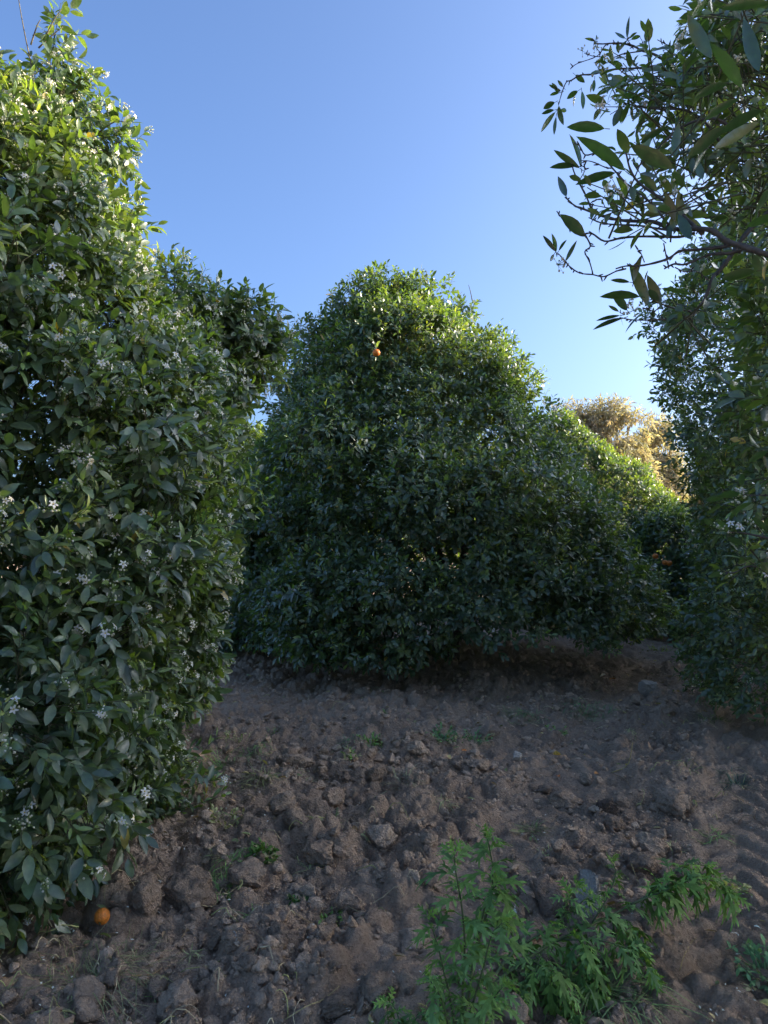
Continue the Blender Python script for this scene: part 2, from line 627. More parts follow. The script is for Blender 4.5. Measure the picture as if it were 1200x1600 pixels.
def profile_points(prof, n, rng, amp=0.2, seed=0, gap=0.32, inner=0.2, back=0.45, flat=1.0):
    """points and outward normals on a lumpy crown given by rows (z, centre x, centre y, radius)"""
    pr = np.array(sorted(prof), float)
    zs = np.linspace(pr[0, 0], pr[-1, 0], 200)
    rr = np.interp(zs, pr[:, 0], pr[:, 3])
    cx = np.interp(zs, pr[:, 0], pr[:, 1])
    cy = np.interp(zs, pr[:, 0], pr[:, 2])
    dr = np.gradient(rr, zs)
    wgt = rr * np.sqrt(1 + np.clip(dr, -3, 3) ** 2) + 0.05
    cdf = np.cumsum(wgt) / wgt.sum()
    m = n * 3
    i = np.clip(np.searchsorted(cdf, rng.random(m)), 0, 199)
    z = zs[i] + (rng.random(m) - 0.5) * (zs[1] - zs[0])
    th = rng.random(m) * 2 * math.pi
    cth, sth = np.cos(th), np.sin(th)
    nrm = unit(np.stack([cth, sth, np.clip(-dr[i], -0.6, 2.5)], 1))
    inn = rng.random(m) < inner
    f = np.where(inn, 0.45 + 0.45 * rng.random(m), 1 - np.abs(rng.normal(0, 0.05, m)))
    r = rr[i] * f - 0.06
    P = np.stack([cx[i] + r * cth, cy[i] + r * sth * flat, z], 1)
    # horizontal tiers and clumps
    q = P * np.array([1.5, 1.5, 2.1])
    lump = amp * 2.2 * (fbm(q, seed, 3) - 0.5) + amp * 1.1 * (vnoise(P * np.array([2.7, 2.7, 3.6]), seed + 8) - 0.5) + amp * 0.7 * (vnoise(P * 4.6, seed + 9) - 0.5)
    P = P + nrm * lump[:, None]
    gp = vnoise(P * np.array([2.6, 2.6, 3.4]), seed + 20)
    keep = inn | (gp > gap) | (rng.random(m) < 0.18)
    face = np.sum(nrm * (CAM - P), 1) / np.linalg.norm(CAM - P, axis=1)
    keep &= (face > -0.25) | (rng.random(m) < back)
    P, nrm, inn = P[keep][:n], nrm[keep][:n], inn[keep][:n]
    return P, nrm, inn


def lobe_points(lobes, n, rng, amp=0.1, seed=0):
    lb = np.array(lobes, float)
    ar = lb[:, 3] * lb[:, 4] + lb[:, 4] * lb[:, 5] + lb[:, 3] * lb[:, 5]
    i = rng.choice(len(lb), n, p=ar / ar.sum())
    u = unit(rng.normal(0, 1, (n, 3)))
    s = (1 - np.abs(rng.normal(0, 0.2, n)))[:, None]
    P = lb[i, :3] + u * lb[i, 3:] * s
    nrm = unit(u / lb[i, 3:])
    P = P + nrm * (amp * 2 * (fbm(P * 2.2, seed, 3) - 0.5))[:, None]
    return P, nrm


def grow_dir(nrm, rng, up=0.35, rnd=0.35):
    return unit(nrm * 0.85 + np.array([[0, 0, up]]) + rng.normal(0, rnd, nrm.shape))


def floor_clip(P, nrm, *more, h=0.12):
    z = hz(P[:, 0], P[:, 1])
    k = P[:, 2] > z + h
    return (P[k], nrm[k]) + tuple(m[k] for m in more)


# ------------------------------------------------------------------ blossom
def blossom_proto(rng, buds=9, flowers=2, scale=1.0):
    mb = MB()
    oc = np.array([[1, 0, 0], [0, 1, 0], [-1, 0, 0], [0, -1, 0], [0, 0, 1.3], [0, 0, -1.0]], float)
    ot = [[0, 1, 4], [1, 2, 4], [2, 3, 4], [3, 0, 4], [1, 0, 5], [2, 1, 5], [3, 2, 5], [0, 3, 5]]
    for _ in range(buds):
        d = unit((rng.normal(0, 0.8, 3) + [0, 0, 0.7])[None])[0]
        ln = (0.012 + 0.022 * rng.random()) * scale
        r = (0.0032 + 0.0022 * rng.random()) * scale
        c = (0.95 + 0.1 * rng.random()) * np.array([1, 1, 0.88])
        if rng.random() < 0.2: c = c * np.array([0.6, 0.75, 0.4])
        mb.add(oc * r + d * ln, ot, None, c, 0)
        tube(mb, [np.zeros(3), d * (ln - r)], 0.0007 * scale, 3, (0.3, 0.45, 0.12), 0)
    for _ in range(flowers):
        d = unit((rng.normal(0, 0.7, 3) + [0, 0, 0.8])[None])[0]
        c0 = d * (0.018 + 0.02 * rng.random()) * scale
        tube(mb, [np.zeros(3), c0], 0.0008 * scale, 3, (0.3, 0.45, 0.12), 0)
        s, b = frame(d[None])
        s, b = s[0], b[0]
        for j in range(5):
            a = j * 1.2566 + rng.random() * 0.3
            rd = s * math.cos(a) + b * math.sin(a)
            tg = -s * math.sin(a) + b * math.cos(a)
            L, Wd = 0.0135 * scale, 0.0036 * scale
            e0 = c0 + rd * 0.002 * scale
            e1 = c0 + (rd * 0.75 + d * 0.5) * L * 0.6
            e2 = c0 + rd * L + d * L * (0.25 - 0.35 * rng.random())
            V = [e0 - tg * Wd * 0.5, e0 + tg * Wd * 0.5, e1 + tg * Wd, e1 - tg * Wd, e2 + tg * Wd * 0.45, e2 - tg * Wd * 0.45]
            mb.add(V, None, [[0, 1, 2, 3], [3, 2, 4, 5]], (1.05, 1.05, 1.08), 0)
        mb.add(oc * 0.0025 * scale + c0 + d * 0.004 * scale, ot, None, (1.0, 0.8, 0.15), 0)
    return mb


RB = np.random.default_rng(5)
PROTO = [blossom_proto(RB, int(RB.integers(7, 15)), int(max(0, RB.integers(-2, 4)))) for _ in range(12)]
PROTO_ME = [p.mesh('blossom_cluster', M_PETAL) for p in PROTO]


def orient(d, rng):
    d = unit(d[None])[0]
    s, b = frame(d[None])
    a = rng.random() * 6.28
    x = s[0] * math.cos(a) + b[0] * math.sin(a)
    return np.stack([x, np.cross(d, x), d], 1)


def blossoms(parent, P, D, rng, scale=1.0, single=0):
    """clusters of buds and flowers: the nearest ones in view as parts of their own, the rest as one part"""
    v = P - CAM
    dep = v @ FWD
    uu = 600 + FPX * (v @ RIGHT) / np.maximum(dep, 0.1)
    vv = 800 - FPX * (v @ UPV) / np.maximum(dep, 0.1)
    ok = (uu > 5) & (uu < 1195) & (vv > 5) & (vv < 1595) & (dep > 0.3)
    face = np.sum(D * -v, 1) / np.linalg.norm(v, axis=1)
    score = np.where(ok & (face > 0.1), dep, 99)
    order = np.argsort(score)
    near = set(int(i) for i in order[:single] if score[i] < 90)
    mb = MB()
    for i in range(len(P)):
        k = int(rng.integers(len(PROTO)))
        Rm = orient(D[i] + np.array([0, 0, 0.4]), rng)
        sc = scale * (0.8 + 0.5 * rng.random())
        if i in near:
            M = Matrix.Translation(P[i]) @ Matrix(Rm.tolist()).to_4x4() @ Matrix.Scale(sc, 4)
            o = bpy.data.objects.new('blossom_cluster', PROTO_ME[k])
            COL.objects.link(o)
            o.parent = parent
            o.matrix_basis = Matrix.Translation(parent.location).inverted() @ M
        else:
            p = PROTO[k]
            V = np.concatenate(p.V) @ Rm.T * sc + P[i]
            mb.add(V, np.concatenate(p.T), np.concatenate(p.Q) if p.Q else None, np.concatenate(p.C), 0)
    if mb.n:
        o = mb.build('blossoms', M_PETAL, parent)
        tag(o, kind='stuff')


# ------------------------------------------------------------------ trunks
def trunk(parent, base, top_z, spreadr, rng, r0=0.11, limbs=7, mat=None, fork=0.5, cen=None):
    mb = MB()
    b = np.array(base, float)
    fz = b[2] + fork
    c = np.array(cen if cen is not None else base, float)
    lean = np.array([b[0] + rng.normal(0, 0.06), b[1] + rng.normal(0, 0.06), fz])
    tube(mb, smooth_path([b + [0, 0, -0.1], b + [0.01, 0, fork * 0.4], lean, lean + [0, 0, 0.25]], 5), np.linspace(r0 * 1.25, r0 * 0.85, 16), 12, wob=0.12)
    for i in range(limbs):
        a = i * 6.283 / limbs + rng.normal(0, 0.25)
        hf_ = 0.4 + 0.42 * rng.random()
        hz = b[2] + (top_z - b[2]) * hf_
        rr = spreadr * (0.4 + 0.3 * rng.random()) * (1 - 0.85 * max(0, hf_ - 0.45))
        e = np.array([c[0] + rr * math.cos(a), c[1] + rr * math.sin(a), hz])
        st = lean + [0, 0, 0.2 * rng.random() - 0.1]
        mid = st + (e - st) * 0.45 + [rng.normal(0, 0.08), rng.normal(0, 0.08), 0.12]
        path = smooth_path([st, mid, e], 8)
        tube(mb, path, np.linspace(r0 * 0.55, 0.012, len(path)), 8, wob=0.1, seed=i)
        for _ in range(5):
            k = int(rng.integers(5, len(path) - 1))
            d = unit((rng.normal(0, 1, 3) + (e - st) * 0.6 + [0, 0, 0.3])[None])[0]
            ln = 0.22 + 0.28 * rng.random()
            p2 = smooth_path([path[k], path[k] + d * ln * 0.5 + rng.normal(0, 0.04, 3), path[k] + d * ln], 4)
            tube(mb, p2, np.linspace(0.014, 0.004, len(p2)), 5)
    return mb.build('trunk', mat or M_BARK, parent)


GROUP = 'orange trees planted in rows'


def orange_tree(label, prof, n, seed, trunk_at, leaf=0.08, per=8, k=2, young=0.16, amp=0.2, gap=0.32, back=0.45, extra=None,
                bloom=None, h=0.12, width=0.5, length=0.16, single=0, bscale=1.0, droop=0.35, inner=0.2, floor=None, boughs=0, bough_r=1.0):
    rng = np.random.default_rng(seed)
    base = np.array([trunk_at[0], trunk_at[1], gz(*trunk_at)])
    root = tag(empty('orange_tree', base), label, 'tree', GROUP)
    P, nr, inn = profile_points(prof, n, rng, amp, seed, gap, inner, back)
    if boughs:
        C, cn, _ci = profile_points(prof, boughs, rng, amp, seed + 1, 0.0, 0.0, 0.6)
        rb_ = (0.20 + 0.20 * rng.random((len(C), 1))) * bough_r
        lb_ = np.hstack([C - cn * rb_ * 0.25, rb_ * np.array([[1.05, 1.05, 0.75]])])
        P2, n2 = lobe_points(lb_, int(n * 0.5), rng, amp * 0.4, seed + 2)
        out_ = np.sum((P2 - np.repeat(C.mean(0)[None], len(P2), 0)) * n2, 1) > -0.3
        P, nr = np.vstack([P, P2[out_]]), np.vstack([nr, unit(n2[out_] + [[0, 0, .15]])])
        inn = np.concatenate([inn, np.zeros(out_.sum(), bool)])
    if extra is not None:
        P2, n2 = lobe_points(extra[0], extra[1], rng, amp * 0.6, seed + 3)
        P, nr = np.vstack([P, P2]), np.vstack([nr, n2])
        inn = np.concatenate([inn, np.zeros(len(P2), bool)])
    if floor is None:
        P, nr, inn = floor_clip(P, nr, inn, h=h)
    else:                                                   # ragged skirt
        zz = hz(P[:, 0], P[:, 1]) + floor[0] + floor[1] * np.clip(fbm(P * np.array([1.1, 1.1, 0]), seed + 40, 2) * 2.2 - 0.6, 0, 1)
        kk = P[:, 2] > zz
        P, nr, inn = P[kk], nr[kk], inn[kk]
    A = grow_dir(nr, rng)
    low = P[:, 2] < 1.0
    A[low] = unit(A[low] - np.array([[0, 0, 0.35]]))
    mb = MB()
    yfac = vnoise(P * 1.9, seed + 50)
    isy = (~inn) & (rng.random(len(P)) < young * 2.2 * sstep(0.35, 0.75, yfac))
    kw = dict(per=per, length=length, leaf=leaf, width=width, k=k)
    shoots(mb, P[~isy], A[~isy], nr[~isy], rng, young=0.03, droop=droop, **kw)
    if isy.any():
        shoots(mb, P[isy] + nr[isy] * 0.05, unit(A[isy] + [[0, 0, 0.25]]), nr[isy], rng, young=1.0, droop=droop * 0.6, **kw)
    crown = mb.build('crown', [M_LEAF, M_TWIG], root)
    pr = np.array(prof)
    trunk(root, base, pr[:, 0].max() * 0.9, pr[:, 3].max(), rng, cen=(pr[:, 1].mean(), pr[:, 2].mean(), 0))
    if bloom is not None:
        pb = bloom(P) * (~inn)
        m = rng.random(len(P)) < pb
        if m.any():
            tip = P[m] + A[m] * (length * (0.6 + 0.5 * rng.random((m.sum(), 1)))) + nr[m] * 0.02
            dirs = unit(A[m] + nr[m])
            blossoms(root, tip, dirs, rng, bscale, single)
    return root, mb

# ------------------------------------------------------------------ the left flowering tree
LT = [(-0.02, -2.45, 4.0, 1.18), (0.3, -2.5, 4.1, 1.20), (0.7, -2.6, 4.2, 1.38), (1.1, -2.6, 4.2, 1.54), (1.7, -2.6, 4.2, 1.62), (2.13, -2.6, 4.2, 1.52), (2.5, -2.6, 4.2, 1.42),
      (2.9, -2.6, 4.2, 1.28), (3.3, -2.6, 4.2, 1.13), (3.55, -2.6, 4.2, 0.96), (3.75, -2.6, 4.2, 0.74), (3.88, -2.6, 4.2, 0.5), (3.95, -2.55, 4.2, 0.2)]
LT_LOBES = [(-1.12, 5.3, 3.03, .30, .40, .28), (-1.35, 5.2, 2.8, .42, .45, .38), (-0.98, 5.35, 3.10, .15, .25, .15), (-1.28, 5.25, 3.18, .22, .3, .16),
            (-1.93, 4.2, 4.1, .15, .15, .25), (-1.96, 4.2, 4.45, .05, .05, .22), (-1.62, 4.3, 3.92, .11, .15, .09), (-1.8, 4.2, 3.9, .2, .2, .14), (-1.3, 5.2, 2.45, .25, .35, .2), (-1.5, 5.0, 3.2, .28, .35, .2), (-.88, 5.4, 2.95, .12, .2, .2),
            (-1.55, 2.95, .32, .28, .3, .26), (-1.3, 3.1, .5, .28, .28, .25), (-1.75, 2.75, .5, .3, .25, .3), (-1.5, 2.9, .85, .3, .25, .3), (-1.7, 2.6, .2, .22, .2, .18)]
left_tree, lmb = orange_tree(boughs=70, label='big orange tree filling the left side, thick with white blossom up to its sunlit top', prof=LT, n=10000, seed=101, trunk_at=(-2.6, 4.25),
    leaf=0.088, per=8, k=3, young=0.18, amp=0.24, gap=0.36, extra=(LT_LOBES, 1500), h=0.05,
    bloom=lambda P: np.where(P[:, 2] > 2.9, 0.5, 0.5) * np.clip(vnoise(P * 3.1, 77) * 3 - 0.6, 0.25, 1) * np.where(P[:, 1] < 6, 1, 0.3), single=100, bscale=1.12, width=0.42, inner=0.25, droop=0.65)
# bare whips above its top
rg = np.random.default_rng(3)
mb = MB()
for pts in ([(60, 190, 4.2), (50, 110, 4.2), (38, 50, 4.2), (30, 5, 4.22), (27, -20, 4.22)], [(48, 70, 4.2), (58, 40, 4.18), (64, 30, 4.18)],
            [(-10, 170, 4.1), (15, 135, 4.1), (40, 112, 4.1)], [(150, 210, 4.3), (180, 190, 4.3), (203, 193, 4.3)], [(0, 190, 4.1), (15, 165, 4.1), (22, 152, 4.1)],
            [(70, 60, 4.2), (85, 30, 4.2), (96, 15, 4.2)], [(60, 75, 4.2), (82, 55, 4.2), (98, 42, 4.2)], [(405, 560, 5.2), (412, 590, 5.2), (422, 625, 5.2)]):
    pp = smooth_path([at(*q) for q in pts], 4)
    mb = MB()
    tube(mb, pp, np.linspace(0.005, 0.0018, len(pp)), 5, (1.5, 1.4, 1.0))
    mb.build('whip', M_TWIG, left_tree)

# ------------------------------------------------------------------ the central tree
CT = [(0.02, 0.95, 10.0, 2.3), (0.4, 0.92, 10.0, 2.66), (1.1, 0.80, 10.0, 2.62), (2.0, 0.48, 10.0, 2.30), (2.6, 0.32, 10.0, 1.97), (3.0, 0.28, 10.0, 1.76), (3.4, 0.28, 10.0, 1.56),
      (4.0, 0.30, 10.0, 1.22), (4.4, 0.28, 10.0, 0.92), (4.8, 0.30, 10.0, 0.58), (5.0, 0.28, 10.0, 0.36), (5.1, 0.27, 10.0, 0.12)]
CT_LOBES = [(-0.22, 10, 5.02, .2, .3, .22), (0.45, 10, 5.1, .2, .3, .2), (1.05, 10, 4.72, .26, .3, .2), (1.5, 10, 4.25, .26, .3, .2), (1.88, 10, 3.8, .25, .4, .2), (2.1, 10, 3.3, .25, .4, .25),
            (-0.95, 10, 4.42, .28, .3, .2), (-1.15, 9.8, 4.0, .26, .3, .22), (-1.3, 9.8, 3.5, .26, .3, .25), (1.9, 8.6, 1.2, .7, .5, .35), (0.1, 7.7, 0.6, .6, .4, .3), (2.9, 9.1, 0.7, .6, .5, .35), (-0.7, 8, 0.6, .5, .4, .35), (1.2, 7.9, 2.2, .6, .4, .3), (-0.6, 8.1, 2.7, .5, .4, .3)]
centre_tree, cmb = orange_tree(boughs=95, bough_r=1.5, label='round orange tree standing alone in the middle, one orange near its pointed top', prof=CT, n=15500, seed=202, trunk_at=(0.9, 10.0),
    leaf=0.088, per=8, k=2, young=0.12, amp=0.26, gap=0.36, extra=(CT_LOBES, 1500), floor=(0.33, 0.30), width=0.46, inner=0.36, back=0.7,
    bloom=lambda P: np.where(P[:, 1] < 9.5, 0.03, 0.0))
mb = MB()
for pts in ([(556, 470, 10), (552, 440, 10), (548, 425, 10)], [(556, 455, 10), (565, 430, 10), (570, 421, 10)], [(668, 445, 10), (667, 430, 10), (665, 422, 10)], [(738, 470, 10), (735, 455, 10), (732, 445, 10)]):
    pp = smooth_path([at(*q) for q in pts], 3)
    mb = MB()
    tube(mb, pp, np.linspace(0.007, 0.003, len(pp)), 5, (1.5, 1.4, 1.0))
    mb.build('whip', M_TWIG, centre_tree)

# ------------------------------------------------------------------ trees behind
orange_tree('dark low orange tree half hidden in the gap left of the round middle tree', [(0.1, -2.3, 11.9, 1.9), (1.2, -2.3, 11.9, 2.1), (2.0, -2.3, 11.9, 1.8), (2.6, -2.3, 11.9, 1.3), (3.1, -2.25, 11.9, 0.5), (3.25, -2.2, 11.9, .15)],
            8500, 303, (-2.3, 11.9), leaf=0.10, per=7, k=1, young=0.08, amp=0.25, gap=0.2, back=0.9, inner=0.4)
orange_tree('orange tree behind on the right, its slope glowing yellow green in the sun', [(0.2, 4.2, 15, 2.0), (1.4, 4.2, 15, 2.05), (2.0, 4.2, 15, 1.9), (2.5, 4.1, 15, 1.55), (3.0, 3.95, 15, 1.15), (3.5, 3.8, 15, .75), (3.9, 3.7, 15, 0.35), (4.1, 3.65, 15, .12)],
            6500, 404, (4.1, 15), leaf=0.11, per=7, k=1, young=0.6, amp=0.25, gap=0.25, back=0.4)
orange_tree('small dark orange tree at the end of the lane, a few oranges on its front', [(0.15, 5.0, 13.0, 0.85), (0.6, 5.0, 13.0, 1.02), (1.2, 5.0, 13.0, 1.0), (1.7, 5.0, 13.0, 0.7), (2.05, 4.95, 13, 0.2)],
            2600, 505, (5.0, 13.0), leaf=0.095, per=7, k=1, young=0.08, amp=0.16, gap=0.3, back=0.4)

# ------------------------------------------------------------------ right hand row
RT = [(0.05, 4.6, 6.6, 1.58), (0.4, 4.6, 6.6, 1.70), (0.9, 4.6, 6.6, 1.76), (1.3, 4.6, 6.6, 1.66), (1.75, 4.6, 6.6, 1.58), (2.15, 4.6, 6.6, 1.64), (2.5, 4.6, 6.6, 1.77), (2.9, 4.6, 6.6, 1.88),
      (3.4, 4.6, 6.6, 1.94), (3.9, 4.6, 6.6, 1.82), (4.4, 4.6, 6.6, 1.52), (4.9, 4.6, 6.6, 1.15), (5.3, 4.6, 6.6, 0.6), (5.5, 4.6, 6.6, 0.2)]
orange_tree('tall dark orange tree on the right beyond the overhanging branch, skirt near the ground', RT, 7500, 606, (4.6, 6.6), boughs=60,
            leaf=0.075, per=8, k=2, young=0.12, amp=0.17, gap=0.33, bloom=lambda P: np.where(P[:, 1] < 8, 0.07, 0), single=30, width=0.44, back=0.6, floor=(0.06, 0.3))
for lab, x, y, r, hh, sdn in (('dark orange tree added to the right hand row for shade, hidden behind the tall one', 6.85, 10.7, 1.9, 5.0, 71),
                              ('farthest orange tree added to the right hand row for shade, unseen behind the others', 9.0, 13.9, 1.7, 3.6, 72)):  # hidden row trees, added only to cast shade on the lane
    orange_tree(lab, [(0.2, x, y, r), (hh * .45, x, y, r), (hh * .7, x, y, r * .8), (hh * .9, x, y, r * .45), (hh, x, y, .15)],
                6500, sdn, (x, y), leaf=0.13, per=7, k=1, amp=0.25, gap=0.2, back=1.0, width=0.6)

# unseen windbreak added far right to keep the low sun off the lane
for i_, (x, y, hh) in enumerate(((27.0, 5.6, 12.6), (27.3, 8.1, 12.8), (27.2, 10.6, 12.8), (26.6, 13.0, 12.2), (27.2, 15.4, 11.2))):
    rng_ = np.random.default_rng(60 + i_)
    t_ = tag(empty('added_shade_tree', (x, y, gz(x, y))), 'tall slim unseen tree added far right of the orchard to block the low sun', 'tree', 'unseen trees added beside the orchard for shade')
    P_, n_, in_ = profile_points([(0.3, x, y, 1.6), (hh * .5, x, y, 2.0), (hh * .8, x, y, 1.7), (hh * .95, x, y, 1.2), (hh, x, y, .5)], 2600, rng_, 0.3, 60 + i_, 0.1, 0.3, 1.0)
    m_ = MB()
    shoots(m_, P_, grow_dir(n_, rng_, 0.6), n_, rng_, per=6, length=.4, leaf=.34, width=.5, young=.1, k=1, twig=False)
    m_.build('crown', [M_LEAF, M_TWIG], t_)
    m_ = MB()
    tube(m_, [[x, y, gz(x, y) - .1], [x, y, hh * .5], [x, y, hh * .9]], [.22, .14, .04], 8)
    m_.build('trunk', M_BARK, t_)

# the near tree whose branch hangs into the picture
NT = [(1.05, 2.75, 2.25, 1.0), (1.35, 2.7, 2.2, 1.30), (1.8, 2.65, 2.2, 1.30), (2.4, 2.6, 2.2, 1.28), (2.9, 2.6, 2.2, 1.38), (3.4, 2.6, 2.2, 1.40), (3.8, 2.6, 2.2, 1.3), (4.3, 2.6, 2.2, 0.9), (4.6, 2.6, 2.2, 0.2)]
near_tree, nmb = orange_tree('near orange tree at the right edge whose sparse branch hangs into the sky', NT, 2600, 808, (2.9, 2.1),
    leaf=0.078, per=7, k=3, young=0.12, amp=0.16, gap=0.42, back=0.5, bloom=lambda P: np.where(P[:, 1] > 1.2, 0.14, 0), single=40, width=0.42, h=0.4, inner=0.15)

BR = [  # (points (u, v, depth), radius at start, radius at end)
    ([(1330, 440, 1.62), (1210, 400, 1.55), (1165, 388, 1.58), (1135, 376, 1.6), (1108, 364, 1.62), (1080, 357, 1.65), (1050, 356, 1.68), (1020, 349, 1.72), (985, 345, 1.76), (960, 338, 1.8), (930, 333, 1.83), (910, 328, 1.86), (898, 322, 1.88), (883, 308, 1.9)], .0078, .0018),
    ([(1098, 365, 1.63), (1072, 344, 1.66), (1055, 326, 1.68), (1034, 309, 1.7), (1000, 285, 1.72), (985, 262, 1.72), (978, 238, 1.70)], .005, .002),
    ([(1045, 352, 1.68), (1022, 324, 1.7), (1000, 306, 1.72), (988, 295, 1.73), (972, 281, 1.75), (962, 268, 1.75)], .0035, .0015),
    ([(1045, 360, 1.68), (1000, 356, 1.73), (960, 353, 1.8), (935, 350, 1.83), (920, 340, 1.86)], .0028, .0014),
    ([(1085, 364, 1.65), (1060, 369, 1.68), (1030, 370, 1.7), (1000, 371, 1.73), (970, 376, 1.77), (945, 375, 1.8), (925, 368, 1.82), (913, 365, 1.83), (895, 360, 1.85), (880, 348, 1.86), (870, 330, 1.88)], .0032, .0015),
    ([(914, 366, 1.83), (920, 384, 1.84), (915, 391, 1.84), (921, 410, 1.85), (927, 430, 1.86)], .002, .0015),
    ([(1140, 384, 1.6), (1125, 383, 1.62), (1090, 390, 1.65), (1060, 394, 1.68), (1040, 402, 1.7), (1005, 411, 1.74), (980, 418, 1.78), (962, 420, 1.8)], .004, .0018),
    ([(978, 420, 1.78), (965, 428, 1.8), (945, 431, 1.83), (928, 430, 1.86), (905, 424, 1.88), (890, 417, 1.9), (880, 408, 1.91), (872, 396, 1.92)], .002, .0013),
    ([(1160, 390, 1.6), (1145, 392, 1.61), (1105, 400, 1.65), (1075, 410, 1.68), (1055, 416, 1.7), (1038, 420, 1.72)], .0038, .0018),
    ([(1055, 418, 1.7), (1066, 425, 1.71), (1080, 428, 1.72), (1105, 436, 1.74)], .0017, .001),
    ([(1037, 380, 1.7), (1041, 398, 1.7), (1045, 420, 1.71)], .0016, .0012),
    ([(1007, 410, 1.74), (1000, 396, 1.74), (995, 388, 1.74)], .0014, .001),
    ([(1240, 300, 2.0), (1176, 358, 2.0), (1143, 397, 2.0), (1127, 424, 2.0), (1115, 441, 2.0), (1101, 464, 2.0), (1086, 486, 2.0), (1074, 500, 2.0)], .0075, .003),
    ([(1080, 486, 2.0), (1060, 483, 1.95), (1040, 478, 1.9), (1022, 472, 1.85), (1010, 455, 1.8)], .0028, .0014),
    ([(1078, 494, 2.0), (1050, 496, 1.92), (1030, 498, 1.88), (1013, 500, 1.85), (985, 498, 1.82), (968, 496, 1.82)], .0026, .0012),
    ([(1032, 478, 1.88), (1020, 486, 1.87), (1010, 480, 1.85)], .0015, .001),
    ([(926, 332, 1.84), (914, 307, 1.85), (904, 284, 1.86), (897, 265, 1.87), (893, 250, 1.87)], .0026, .0014),
    ([(904, 284, 1.86), (908, 268, 1.86), (907, 258, 1.86)], .0014, .001),
    ([(926, 330, 1.84), (926, 318, 1.84), (937, 312, 1.84), (946, 325, 1.85)], .0015, .001),
    ([(975, 283, 1.75), (957, 263, 1.77), (938, 243, 1.79), (921, 238, 1.8), (906, 228, 1.81), (894, 223, 1.82)], .0024, .0013),
    ([(955, 263, 1.78), (940, 258, 1.8), (921, 253, 1.82), (908, 251, 1.83)], .0016, .001),
    ([(1130, 150, 2.5), (1095, 128, 2.5), (1062, 108, 2.5), (1042, 96, 2.5), (1022, 86, 2.5), (1000, 77, 2.52), (989, 73, 2.53), (965, 69, 2.55), (935, 66, 2.58), (925, 60, 2.58)], .0065, .0018),
    ([(1002, 80, 2.52), (973, 84, 2.53), (958, 88, 2.55), (945, 85, 2.56)], .0022, .0014),
    ([(965, 69, 2.55), (946, 73, 2.56), (931, 86, 2.57), (903, 101, 2.6), (891, 108, 2.62)], .0024, .0013),
    ([(940, 89, 2.57), (925, 86, 2.58), (913, 83, 2.6)], .0016, .001),
    ([(1075, 92, 2.5), (1042, 100, 2.5), (1000, 107, 2.53), (957, 111, 2.56), (925, 115, 2.58), (906, 118, 2.6), (893, 123, 2.6), (886, 130, 2.6), (878, 145, 2.6), (873, 163, 2.6)], .0042, .0014),
    ([(955, 98, 2.55), (973, 106, 2.55), (984, 118, 2.54), (992, 120, 2.54)], .0018, .0012),
    ([(1110, 110, 2.5), (1060, 110, 2.5), (1040, 118, 2.5), (1015, 122, 2.52), (985, 121, 2.54), (960, 128, 2.55)], .0034, .0014),
    ([(1052, 102, 2.5), (1049, 76, 2.5), (1037, 66, 2.5), (1027, 62, 2.5)], .0024, .0012),
    ([(990, 77, 2.53), (984, 66, 2.53), (980, 60, 2.53)], .0016, .001),
    ([(1010, 80, 2.52), (1006, 66, 2.52), (1000, 58, 2.52)], .0012, .0008),
    ([(1205, 842, 2.1), (1165, 832, 2.1), (1138, 831, 2.1)], .0035, .0018),
    ([(1210, 900, 2.1), (1172, 882, 2.1), (1150, 893, 2.1), (1128, 893, 2.1)], .003, .0015),
    ([(1205, 775, 2.1), (1175, 777, 2.1), (1158, 773, 2.1)], .002, .0013),
    ([(1130, 230, 2.2), (1100, 190, 2.2), (1070, 170, 2.22), (1030, 172, 2.25), (1000, 165, 2.28), (972, 160, 2.3)], .005, .0016),
    ([(1110, 320, 2.1), (1085, 305, 2.1), (1077, 298, 2.1)], .0018, .001),
    ([(1175, 325, 2.2), (1140, 332, 2.15), (1105, 336, 2.1), (1098, 320, 2.1), (1095, 310, 2.1)], .003, .001),
    ([(1103, 334, 2.1), (1090, 318, 2.1), (1078, 302, 2.1), (1092, 285, 2.1), (1108, 255, 2.1)], .002, .001),
    ([(1160, 215, 1.9), (1120, 185, 1.9), (1085, 190, 1.95), (1050, 210, 2.0), (1020, 240, 2.0), (995, 262, 1.95)], .005, .002),
]
LIMBS = [MB() for _ in range(4)]
rb = np.random.default_rng(17)
for pts, r0, r1 in BR:
    u_, v_ = pts[0][:2]
    if v_ > 700 or pts[0] in ((1130, 230, 2.2), (1160, 215, 1.9)): LIMBS.append(MB())
    mb = LIMBS[-1 if len(LIMBS) > 4 and (v_ > 700 or pts[0] in ((1130, 230, 2.2), (1160, 215, 1.9))) else 3 if pts[0] in ((1110, 320, 2.1), (1175, 325, 2.2), (1103, 334, 2.1)) else 2 if pts[0][2] >= 2.49 else 1 if (v_ > 470 or pts[0][0] == 1240) and pts[0] != (1055, 418, 1.7) else 0]
    P3 = np.array([at(*q) for q in pts])
    P3[1:-1] += rb.normal(0, 0.0035, (len(P3) - 2, 3))
    pp = smooth_path(P3, 4)
    rad = np.linspace(r0, r1, len(pp)) * (1 + 0.10 * rb.normal(0, 1, len(pp)))
    tube(mb, pp, rad, 7)
    for _ in range(int(len(pp) * 0.5)):                         # buds and leaf scars
        i = int(rb.integers(1, len(pp) - 1))
        d = unit((rb.normal(0, 1, 3) + unit((pp[i] - pp[i - 1])[None])[0] * 0.8)[None])[0]
        ln = 0.006 + 0.01 * rb.random()
        tube(mb, [pp[i], pp[i] + d * ln * 0.6, pp[i] + d * ln], [0.0022, 0.0019, 0.0008], 5)
for mb in LIMBS:
    mb.build('branch', M_TWIG, near_tree)

